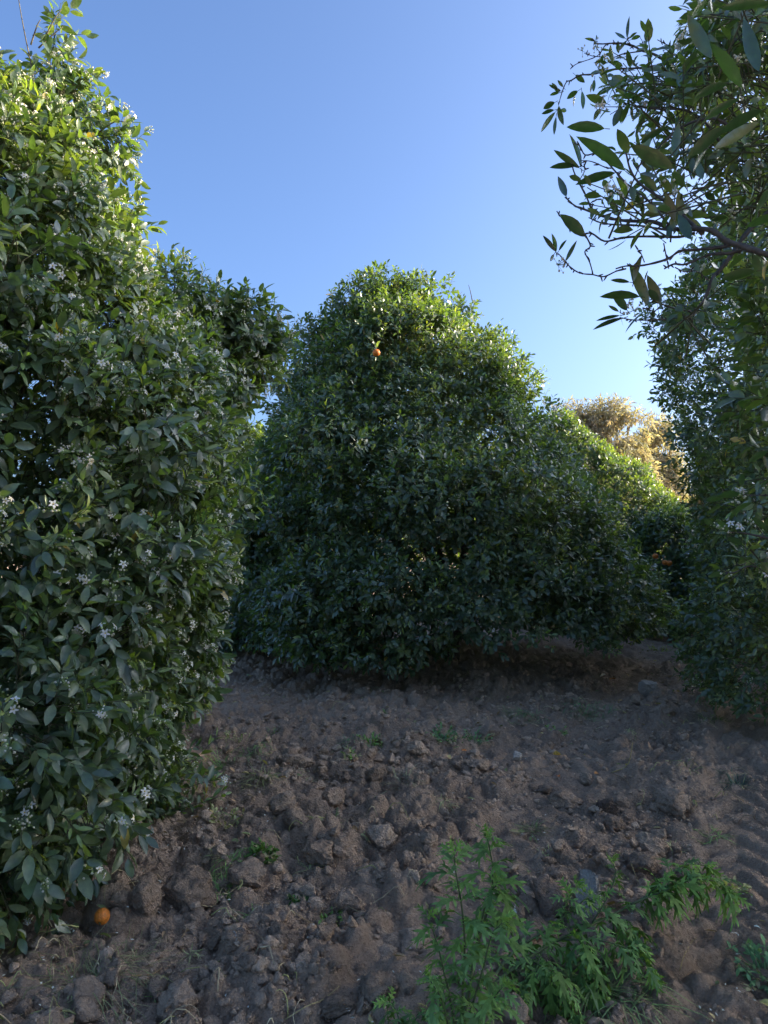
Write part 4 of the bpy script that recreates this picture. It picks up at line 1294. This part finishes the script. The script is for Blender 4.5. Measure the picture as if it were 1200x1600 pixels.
GRN, PALE, DRK = (0.20, 0.30, 0.085), (0.36, 0.35, 0.15), (0.14, 0.24, 0.095)
TU = [('bright green sprig among clods left of the long clod', 412, 1335, 26, .05, .04, (0.09, .16, .035), True),
      ('grass tuft behind the largest rounded clod, draped over it', 342, 1392, 60, .11, .10, GRN, False),
      ('thin grass patch at the far left of the tilled soil', 348, 1198, 44, .12, .14, GRN, False),
      ('pale yellowish pulled stalks with leaves in the back left', 408, 1222, 34, .17, .07, (.24, .24, .09), False),
      ('green leafy weed left of the round dark clod at the back', 692, 1158, 34, .09, .10, DRK, True),
      ('slender weed leaning at the foot of the grassy mound', 742, 1160, 12, .14, .05, DRK, True),
      ('grass mat over the mound in front of the middle tree', 815, 1118, 90, .10, .22, DRK, False),
      ('dim grass under the right skirt of the middle tree', 915, 1105, 120, .10, .24, DRK, False),
      ('wilted drooping weed stalk above the upright weed', 832, 1295, 12, .13, .04, (.15, .19, .07), False),
      ('dry wilted stems lying in the middle of the back soil', 628, 1216, 18, .16, .08, (.26, .25, .13), False),
      ('grey green weed clump beside the upper wheel track', 1150, 1216, 40, .09, .09, (.085, .125, .075), False),
      ('pale grass blades across the wheel track at the far right', 1112, 1120, 40, .15, .14, (.12, .15, .05), False),
      ('lone yellow sprig standing at the end of the lane', 1030, 1016, 14, .16, .05, (.34, .34, .06), True),
      ('grass beneath the skirt of the tall dark tree on the right', 1100, 1045, 60, .14, .3, DRK, False),
      ('green weed at the right edge beside the lower wheel track', 1196, 1530, 26, .10, .05, DRK, True),
      ('thin grass on the left just below the blossoming tree edge', 360, 1345, 30, .09, .07, GRN, False),
      ('small grass tuft behind the upright tooth shaped clod', 505, 1290, 30, .10, .08, GRN, False),
      ('faint grass by the pale flat block of soil', 400, 1178, 34, .10, .14, GRN, False),
      ('tiny green seedling near the grey knobbly clod', 470, 1412, 10, .035, .02, (.08, .15, .05), True),
      ('sparse grass blades in the back soil right of the pale block', 545, 1168, 26, .09, .15, DRK, False)]
for i, (lab, u, v, n, L, sp, c, br) in enumerate(TU):
    tuft(lab, u, v, n, L, sp, c, 0.9, 900 + i, broad=br, name='weed_sprig' if br else 'grass_tuft', cat='weed' if br else 'grass tuft')
tuft('tangle of cut fading grass on the soil below the fallen orange', 150, 1535, 80, .20, .20, (.2, .21, .09), 1.6, 990, name='cut_grass', cat='cut grass', w_=.0022)
tuft('cut stems and grass heaped under the drooping weed at the bottom', 930, 1570, 120, .18, .16, (.19, .25, .09), 1.3, 991, name='cut_grass', cat='cut grass', w_=.004)

rl = np.random.default_rng(61)
SPR = [(372, 1160), (430, 1150), (470, 1205), (585, 1165), (545, 1190), (330, 1240), (355, 1290), (640, 1168), (480, 1365), (510, 1440), (560, 1300), (700, 1265), (860, 1330), (1075, 1200), (1095, 1130), (985, 1150), (880, 1140), (240, 1545), (90, 1575), (300, 1500), (1140, 1395), (1120, 1310), (655, 1120), (600, 1120), (1060, 1330), (400, 1440)]
for u, v in SPR:
    tuft('thin sprig of young grass, one of many dotted singly over the soil', u + rl.normal(0, 4), v + rl.normal(0, 4), int(rl.integers(5, 14)), .05 + .06 * rl.random(), .02 + .05 * rl.random(), GRN if rl.random() < .6 else PALE, .9, int(rl.integers(9999)), name='grass_sprig', cat='grass sprig', broad=rl.random() < .25)
mb = MB()
for _ in range(900):
    if rl.random() < .7:
        a_ = rl.random() * 6.28
        cx_, cy_, r_ = [(0.95, 10, 2.9), (4.6, 6.6, 2.1), (-2.5, 4.1, 1.8)][int(rl.integers(3))]
        x, y = cx_ + math.cos(a_) * r_ * (.75 + .4 * rl.random()), cy_ + math.sin(a_) * r_ * (.75 + .4 * rl.random())
    else:
        y = 2 + 7 * rl.random() ** 1.4
        x = rl.uniform(-.55, .55) * (y + .4)
    a_ = rl.random() * 6.28
    c = np.array([(.34, .21, .10), (.44, .34, .14), (.25, .17, .09), (.18, .2, .08)][int(rl.integers(4))]) * (.7 + .6 * rl.random())
    leaves(mb, np.array([[x, y, gz(x, y) + .008]]), np.array([[math.cos(a_), math.sin(a_), rl.normal(.1, .2)]]), np.array([[0, 0, 1.0]]) + rl.normal(0, .5, (1, 3)), .03 + .04 * rl.random(), .014 + .014 * rl.random(), c, curl=.3 * rl.random(), fold=.2 + .5 * rl.random(), k=2)
tag(mb.build('leaf_litter', M_WEED), 'brown dead leaves littering the soil under and between the trees', 'leaf litter', kind='stuff')

# straw and thin roots
mb = MB()
rs = np.random.default_rng(41)
def ground_stem(mbx, x, y, az, L, r, col, seg=8, lift=0.02, wig=0.35):
    pts = []
    for i in range(seg + 1):
        pts.append([x, y, gz(x, y) + r + lift * math.sin(i / seg * math.pi) + 0.012])
        x += math.cos(az) * L / seg
        y += math.sin(az) * L / seg
        az += rs.normal(0, wig)
    pts = np.array(pts)
    z = pts[:, 2].copy()
    z[1:-1] = np.maximum(z[1:-1], (z[:-2] + z[2:]) / 2)
    pts[:, 2] = z
    tube(mbx, pts, np.linspace(r, r * .5, len(pts)), 4, col)
for _ in range(900):
    y = 1.9 + 6.5 * rs.random() ** 1.6
    x = rs.uniform(-.55, .55) * (y + .5)
    if vnoise(np.array([[x * 1.1, y * 1.1, 3]]), 8)[0] < .42: continue
    c = np.array([(1, .95, .8), (.6, .5, .4), (.9, 1.0, .55), (1.25, 1.2, 1.1)][int(rs.integers(4))]) * (.7 + .4 * rs.random())
    ground_stem(mb, x, y, rs.random() * 6.28, .03 + .16 * rs.random() ** 2, .0012 + .0018 * rs.random(), c * 1.2, 6)
o = mb.build('straw', M_STRAW)
tag(o, 'dry straw and rootlets littered over the soil', 'straw', kind='stuff')
for lab, pts, r, c in [
    ('long thin dry stem running diagonally over the soil below the largest rounded clod', [(205, 1530), (250, 1500), (292, 1456), (320, 1420), (345, 1400)], .0022, (.75, .6, .42)),
    ('dry stem arching beside the tilted slab of soil', [(455, 1452), (490, 1448), (520, 1440), (545, 1432)], .0014, (.8, .7, .5)),
    ('curled white root near the upright tooth shaped clod', [(620, 1400), (622, 1380), (618, 1358), (640, 1366), (660, 1362)], .0016, (1.25, 1.15, 1.0)),
    ('bent stick sticking up from the soil on the right', [(955, 1208), (975, 1200), (980, 1190), (984, 1170)], .004, (.85, .75, .45)),
    ('thin dark twig trailing from the bent stick', [(955, 1210), (980, 1230), (995, 1260), (1005, 1280)], .0022, (.5, .4, .32)),
    ('yellow straw laid across the flat wedge of soil', [(445, 1590), (480, 1578), (505, 1560), (530, 1545)], .0018, (.95, .9, .6)),
    ('forked dry twig beside the wheel track below the weed tip', [(1062, 1520), (1070, 1498), (1082, 1475), (1088, 1455)], .0018, (.95, .8, .5)),
    ('pale straw standing upright behind the leaning weed', [(1000, 1385), (992, 1360), (983, 1335)], .0016, (1.0, 1.0, .7))]:
    P3 = []
    for k, (u, v) in enumerate(pts):
        p, t = on_ground(u, v)
        P3.append(p + [0, 0, .012])
    if 'stick' in lab and 'up' in lab:
        b_, t = on_ground(955, 1210)
        P3 = [b_ + [0, 0, .01], b_ + [.10, .02, .04], b_ + [.13, .02, .09], b_ + [.155, .03, .20]]
    if 'standing upright' in lab:
        b_, t = on_ground(1003, 1392)
        P3 = [b_, b_ + [-.02, 0, .05], b_ + [-.045, .01, .12]]
    pp = smooth_path(P3, 4)
    m_ = MB()
    tube(m_, pp, np.linspace(r, r * .55, len(pp)), 6, c)
    tag(m_.build('dry_stem', M_STRAW), lab, 'dry stem', 'dry stems on the soil')

# petals on the soil
mb = MB()
for _ in range(520):
    y = 1.9 + 6 * rs.random() ** 1.5
    x = rs.uniform(-.55, .55) * (y + .4)
    if x > 0.2 * y and rs.random() < 0.55: continue
    a = rs.random() * 6.28
    d = np.array([math.cos(a), math.sin(a), .15])
    leaves(mb, np.array([[x, y, gz(x, y) + .016]]), d[None], np.array([[0, 0, 1.0]]) + rs.normal(0, .4, (1, 3)), .010 + .010 * rs.random(), .005 + .003 * rs.random(), np.array((1, 1, .92)) * (1 if rs.random() < .7 else .6), k=1)
for _ in range(260):                                            # drifts below the blossoming tree
    a = rs.uniform(-1.9, 0.5)
    rr = 1.3 + .75 * rs.random()
    x, y = -2.5 + rr * math.cos(a), 4.0 + rr * math.sin(a)
    leaves(mb, np.array([[x, y, gz(x, y) + .016]]), rs.normal(0, 1, (1, 3)) * [1, 1, .2], np.array([[0, 0, 1.0]]) + rs.normal(0, .4, (1, 3)), .012 + .008 * rs.random(), .005 + .003 * rs.random(), (1, 1, .95), k=1)
for (u, v) in [(1148, 1461), (1152, 1462), (1155, 1495), (250, 1440), (263, 1447), (66, 1508), (116, 1467), (120, 1469), (1146, 1547), (1092, 1575), (1130, 1590), (1118, 1585), (700, 1104), (273, 1385)]:
    p, t = on_ground(u, v)
    for _ in range(2):
        leaves(mb, (p + [rs.normal(0, .005), rs.normal(0, .005), .009])[None], rs.normal(0, 1, (1, 3)) * [1, 1, .2], np.array([[0, 0, 1.0]]), .014, .006, (1.1, 1.1, 1.05), k=1)
tag(mb.build('fallen_petals', M_PETAL), 'white fallen petals dotted over the soil', 'petals', kind='stuff')

# orange scraps and other litter
M_SCRAP = plain_material('fallen_rind', (0.62, 0.25, 0.07), 0.6, noise=60, amt=0.4)
def scrap(u, v, s, col, label, name='orange_peel', cat='peel', n=3, seed=0):
    rng = np.random.default_rng(seed)
    p, t = on_ground(u, v)
    mb = MB()
    for k in range(1):
        a = rng.random() * 6.28
        q = p + [0, 0, .022 + s * .15]
        s = s * 1.35
        leaves(mb, q[None], np.array([[math.cos(a), math.sin(a), .25 + .3 * rng.random()]]), np.array([[0, 0, 1.0]]) + rng.normal(0, .4, (1, 3)), s * (.9 + .5 * rng.random()), s * .55, np.array(col) * (.8 + .4 * rng.random()), curl=.5, fold=.5, k=3)
    tag(mb.build(name, M_SCRAP), label, cat, 'scraps lying on the soil')
scrap(730, 1166, .035, (1, .85, .7), 'orange peel scrap nearest the middle tree, left of the dark clod', seed=1)
scrap(874, 1217, .04, (1.1, .8, .6), 'reddish orange scrap in the centre right of the soil', seed=2)
scrap(929, 1216, .035, (1.3, 1.3, 1.2), 'pale pinkish scrap stuck to a small clod', seed=3, n=2)
scrap(864, 1190, .05, (1.25, 2.0, 1.5), 'curled yellow dead leaf on the soil at the back', 'leaf_scrap', 'dead leaf', 4, seed=4)
scrap(698, 1203, .045, (1.1, 2.0, 2.5), 'cream coloured dead leaf on the soil left of centre', 'leaf_scrap', 'dead leaf', 4, seed=5)
scrap(962, 1066, .08, (1.2, 1.3, 1.6), 'pink and white rind under the right skirt of the middle tree', seed=6, n=3)
scrap(948, 1063, .07, (1.35, 2.8, 7), 'white scrap beside the pink rind under the tree skirt', 'paper_scrap', 'scrap', 2, seed=7)
scrap(808, 1437, .03, (1.3, 3.1, 9), 'white folded scrap standing between the weeds', 'paper_scrap', 'scrap', 2, seed=8)
scrap(1186, 1575, .045, (.75, 1.5, 1.5), 'curled yellow leaf on the wheel track at the bottom right', 'leaf_scrap', 'dead leaf', 1, seed=9)
scrap(1178, 1450, .02, (.9, 2.6, 8), 'small pale grey leaf pressed into the wheel track', 'leaf_scrap', 'dead leaf', 1, seed=10)

# ------------------------------------------------------------------ the weeds in front
def lobed_leaf(mb, b, d, nn, L, rng, col, wilt=0.4, lobes=3, mat=0):
    d = unit(np.asarray(d, float)[None])[0]
    nn = np.asarray(nn, float)
    nn = unit((nn - d * np.dot(nn, d))[None])[0]
    s = np.cross(d, nn)
    wl = wilt * (0.6 + .8 * rng.random())
    def pt(x, y, z=0.0):
        """x along, y across (units of L); bends down along its length"""
        zz = z - wl * x * x - 0.25 * abs(y)
        return b + L * (d * (x - .3 * wl * x * x) + s * y + nn * (zz * .6)) + np.array([0, 0, -L * wl * .5 * x * x])
    def lobe(x0, ang, ln, wd):
        for sg in (-1, 1):
            ca, sa = math.cos(ang), math.sin(ang) * sg
            a_ = (x0 - wd * .5, 0)
            e_ = (x0 + wd * .5, 0)
            m1 = (x0 + ca * ln * .55 - wd * .32, sa * ln * .55)
            m2 = (x0 + ca * ln * .55 + wd * .45, sa * ln * .5)
            t1 = (x0 + ca * ln * .8 + wd * .1, sa * ln * .92)
            tp = (x0 + ca * ln, sa * ln)
            V = [pt(*a_), pt(*e_), pt(*m1, .03), pt(*m2, .03), pt(*t1, -.02), pt(*tp, -.03)]
            if sg > 0: mb.add(V, [[2, 3, 4], [2, 4, 5]], [[0, 1, 3, 2]], col, mat)
            else: mb.add(V, [[2, 4, 3], [2, 5, 4]], [[0, 2, 3, 1]], col, mat)
    # petiole and rib
    q = [pt(x, 0) for x in (0, .12, .25)]
    tube(mb, q, L * .012, 4, np.asarray(col) * 1.3, mat)
    xs = np.linspace(.22, 1, 6)
    hw = np.array([.012, .05, .065, .085, .06, .0])
    V = []
    for x, h in zip(xs, hw):
        V += [pt(x, -h, .02), pt(x, 0), pt(x, h, .02)]
    Q = []
    for i in range(5):
        a = i * 3
        Q += [[a, a + 1, a + 4, a + 3], [a + 1, a + 2, a + 5, a + 4]]
    mb.add(V, None, Q, col, mat)
    for i in range(lobes):
        x0 = .3 + .5 * i / max(1, lobes - 1) * .95
        lobe(x0, (62 - 12 * i) * D2R, (.24 + .20 * math.sin(math.pi * (i + .7) / (lobes + .4))) * (.85 + .3 * rng.random()), .13)


WGREEN = [np.array([.135, .225, .05]), np.array([.17, .27, .055]), np.array([.11, .19, .055]), np.array([.15, .245, .07])]


def weed(label, base, stems, seed, leafL=.085, heavy=False, wilt=.5, dens=1.5):
    rng = np.random.default_rng(seed)
    root = tag(empty('weed_plant', base), label, 'weed', 'tall leafy weeds in front')
    ml = MB()
    for path, r0, r1, nodes, lf in stems:
        P3 = smooth_path(np.array(path), 5)
        ms = MB()
        tube(ms, P3, np.linspace(r0, r1, len(P3)), 7, (1, 1, 1))
        cl = np.cumsum(np.r_[0, np.linalg.norm(np.diff(P3, axis=0), axis=1)])
        nodes = int(nodes * dens)
        for k in range(nodes):
            f = .12 + .88 * ((k + rng.random() * .5) / nodes) ** (.62 if heavy else 1)
            i = int(np.searchsorted(cl, f * cl[-1]).clip(1, len(P3) - 1))
            tdir = unit((P3[i] - P3[i - 1])[None])[0]
            a = k * 2.4 + rng.normal(0, .3)
            s_, b_ = frame(tdir[None])
            out = s_[0] * math.cos(a) + b_[0] * math.sin(a)
            d = out * .9 + tdir * (.35 + .5 * f) + [0, 0, .1]
            L = leafL * lf * (.7 + .6 * rng.random()) * ((.7 + .5 * math.sin(2.6 * f)) if heavy else (1.1 - .45 * f))
            c = WGREEN[int(rng.integers(4))] * (.8 + .4 * rng.random())
            if rng.random() < .004: c = np.array([.3, .28, .03])
            lobed_leaf(ml, P3[i], d, [0, 0, 1.0] + rng.normal(0, .35, 3), L, rng, c, wilt, 3)
            if rng.random() < .6:
                for _ in range(2):
                    lobed_leaf(ml, P3[i], d * .6 + tdir * .7 + rng.normal(0, .4, 3), [0, 0, 1.0] + rng.normal(0, .4, 3), L * .5, rng, c * 1.2, wilt * .6, 2)
        for _ in range(5):                                      # leafy tip
            tdir = unit((P3[-1] - P3[-3])[None])[0]
            lobed_leaf(ml, P3[-1], tdir + rng.normal(0, .55, 3), -tdir + rng.normal(0, .5, 3) + [0, 0, .8], leafL * lf * (.45 + .3 * rng.random()), rng, WGREEN[1] * (1 + .3 * rng.random()), wilt * .4, 3)
        ms.build('stem', M_STEM, root)
    ml.build('leaves', M_WEED, root)
    return root


M_STEM = plain_material('weed_stem', (0.10, 0.125, 0.045), 0.6, noise=30, amt=0.35, bump=0.3)
def A3(u, v, d): return at(u, v, d)
wb = A3(715, 1640, 2.12)
wb[2] = gz(wb[0], wb[1])
def S(*pts): return [wb + (A3(*p) - A3(715, 1640, 2.12)) * 1.0 for p in pts]
weed('tall upright green weed with lobed leaves at the bottom of the picture', wb, [
    ([wb] + S((728, 1560, 2.16), (745, 1470, 2.2), (765, 1400, 2.22), (770, 1350, 2.22), (762, 1300, 2.22)), .0058, .0018, 20, 1.0),
    ([wb] + S((730, 1540, 2.18), (748, 1450, 2.2), (762, 1390, 2.18), (778, 1370, 2.14)), .005, .002, 14, 1.1),
    ([wb] + S((722, 1550, 2.12), (726, 1470, 2.1), (722, 1410, 2.1), (712, 1350, 2.1), (710, 1325, 2.1)), .0045, .0016, 18, 1.05),
    ([wb] + S((705, 1560, 2.1), (692, 1500, 2.08), (682, 1460, 2.08), (670, 1425, 2.08)), .004, .0015, 13, .85),
    ([wb] + S((735, 1570, 2.1), (755, 1500, 2.06), (768, 1450, 2.05), (785, 1430, 2.02)), .004, .0015, 13, .9),
    ([wb] + S((700, 1590, 2.05), (690, 1550, 2.02), (672, 1520, 2.0)), .0035, .0015, 9, .8),
    ([wb] + S((745, 1590, 2.05), (770, 1550, 2.0), (785, 1530, 1.98)), .0035, .0015, 10, .9),
], 71, leafL=.092, wilt=.6, heavy=True, dens=1.15)
wl = A3(755, 1600, 2.3)
wl[2] = gz(wl[0], wl[1])
def S2(*pts): return [A3(*p) for p in pts]
weed('leaning weed with drooping leaves sprawling right over the clods', wl, [
    ([wl] + S2((800, 1515, 2.36), (860, 1475, 2.44), (925, 1445, 2.52), (985, 1415, 2.6), (1040, 1385, 2.68), (1090, 1368, 2.74)), .0065, .0025, 22, 1.15),
    ([wl] + S2((800, 1490, 2.4), (850, 1455, 2.46), (890, 1425, 2.52), (920, 1400, 2.55)), .0055, .002, 16, .95),
    (S2((925, 1442, 2.52), (950, 1400, 2.56), (962, 1365, 2.58), (958, 1350, 2.58)), .0028, .0014, 9, .85),
    (S2((985, 1413, 2.6), (1030, 1395, 2.62), (1080, 1375, 2.64), (1120, 1378, 2.64), (1140, 1392, 2.64)), .0035, .0015, 18, 1.2),
    (S2((1010, 1403, 2.62), (1040, 1370, 2.68), (1070, 1352, 2.72), (1100, 1352, 2.74)), .003, .0015, 14, 1.1),
    (S2((880, 1468, 2.45), (940, 1470, 2.42), (985, 1485, 2.4), (1010, 1510, 2.38)), .003, .0014, 14, 1.1),
    (S2((830, 1500, 2.4), (860, 1520, 2.32), (885, 1550, 2.28), (890, 1580, 2.26)), .003, .0014, 14, 1.15),
    (S2((900, 1460, 2.48), (915, 1490, 2.42), (925, 1520, 2.38), (935, 1545, 2.36)), .0028, .0014, 12, 1.15),
    (S2((850, 1478, 2.44), (835, 1520, 2.34), (820, 1550, 2.28)), .0028, .0014, 10, 1.0),
    (S2((875, 1440, 2.5), (885, 1410, 2.52), (900, 1385, 2.52)), .0026, .0013, 8, .8),
    (S2((960, 1428, 2.56), (985, 1450, 2.52), (1000, 1470, 2.5)), .0026, .0013, 8, .9),
], 72, leafL=.102, wilt=.75, dens=1.35)
wc = A3(625, 1620, 2.2)
wc[2] = gz(wc[0], wc[1])
weed('low clump of drooping weed leaves at the bottom edge left of the tall weed', wc, [
    ([wc] + [wc + np.array(q) for q in ((-.03, 0, .06), (-.07, .0, .085), (-.11, 0, .07))], .003, .0013, 12, 1.0),
    ([wc] + [wc + np.array(q) for q in ((.03, 0.02, .08), (.06, .03, .12), (.10, .03, .12))], .003, .0013, 12, 1.0),
    ([wc] + [wc + np.array(q) for q in ((.0, .03, .08), (-.01, .05, .12), (-.03, .07, .13))], .003, .0013, 11, 1.0),
    ([wc] + [wc + np.array(q) for q in ((.06, -.03, .05), (.12, -.03, .08), (.17, -.02, .08))], .003, .0013, 12, 1.0),
], 73, leafL=.095, wilt=.9)
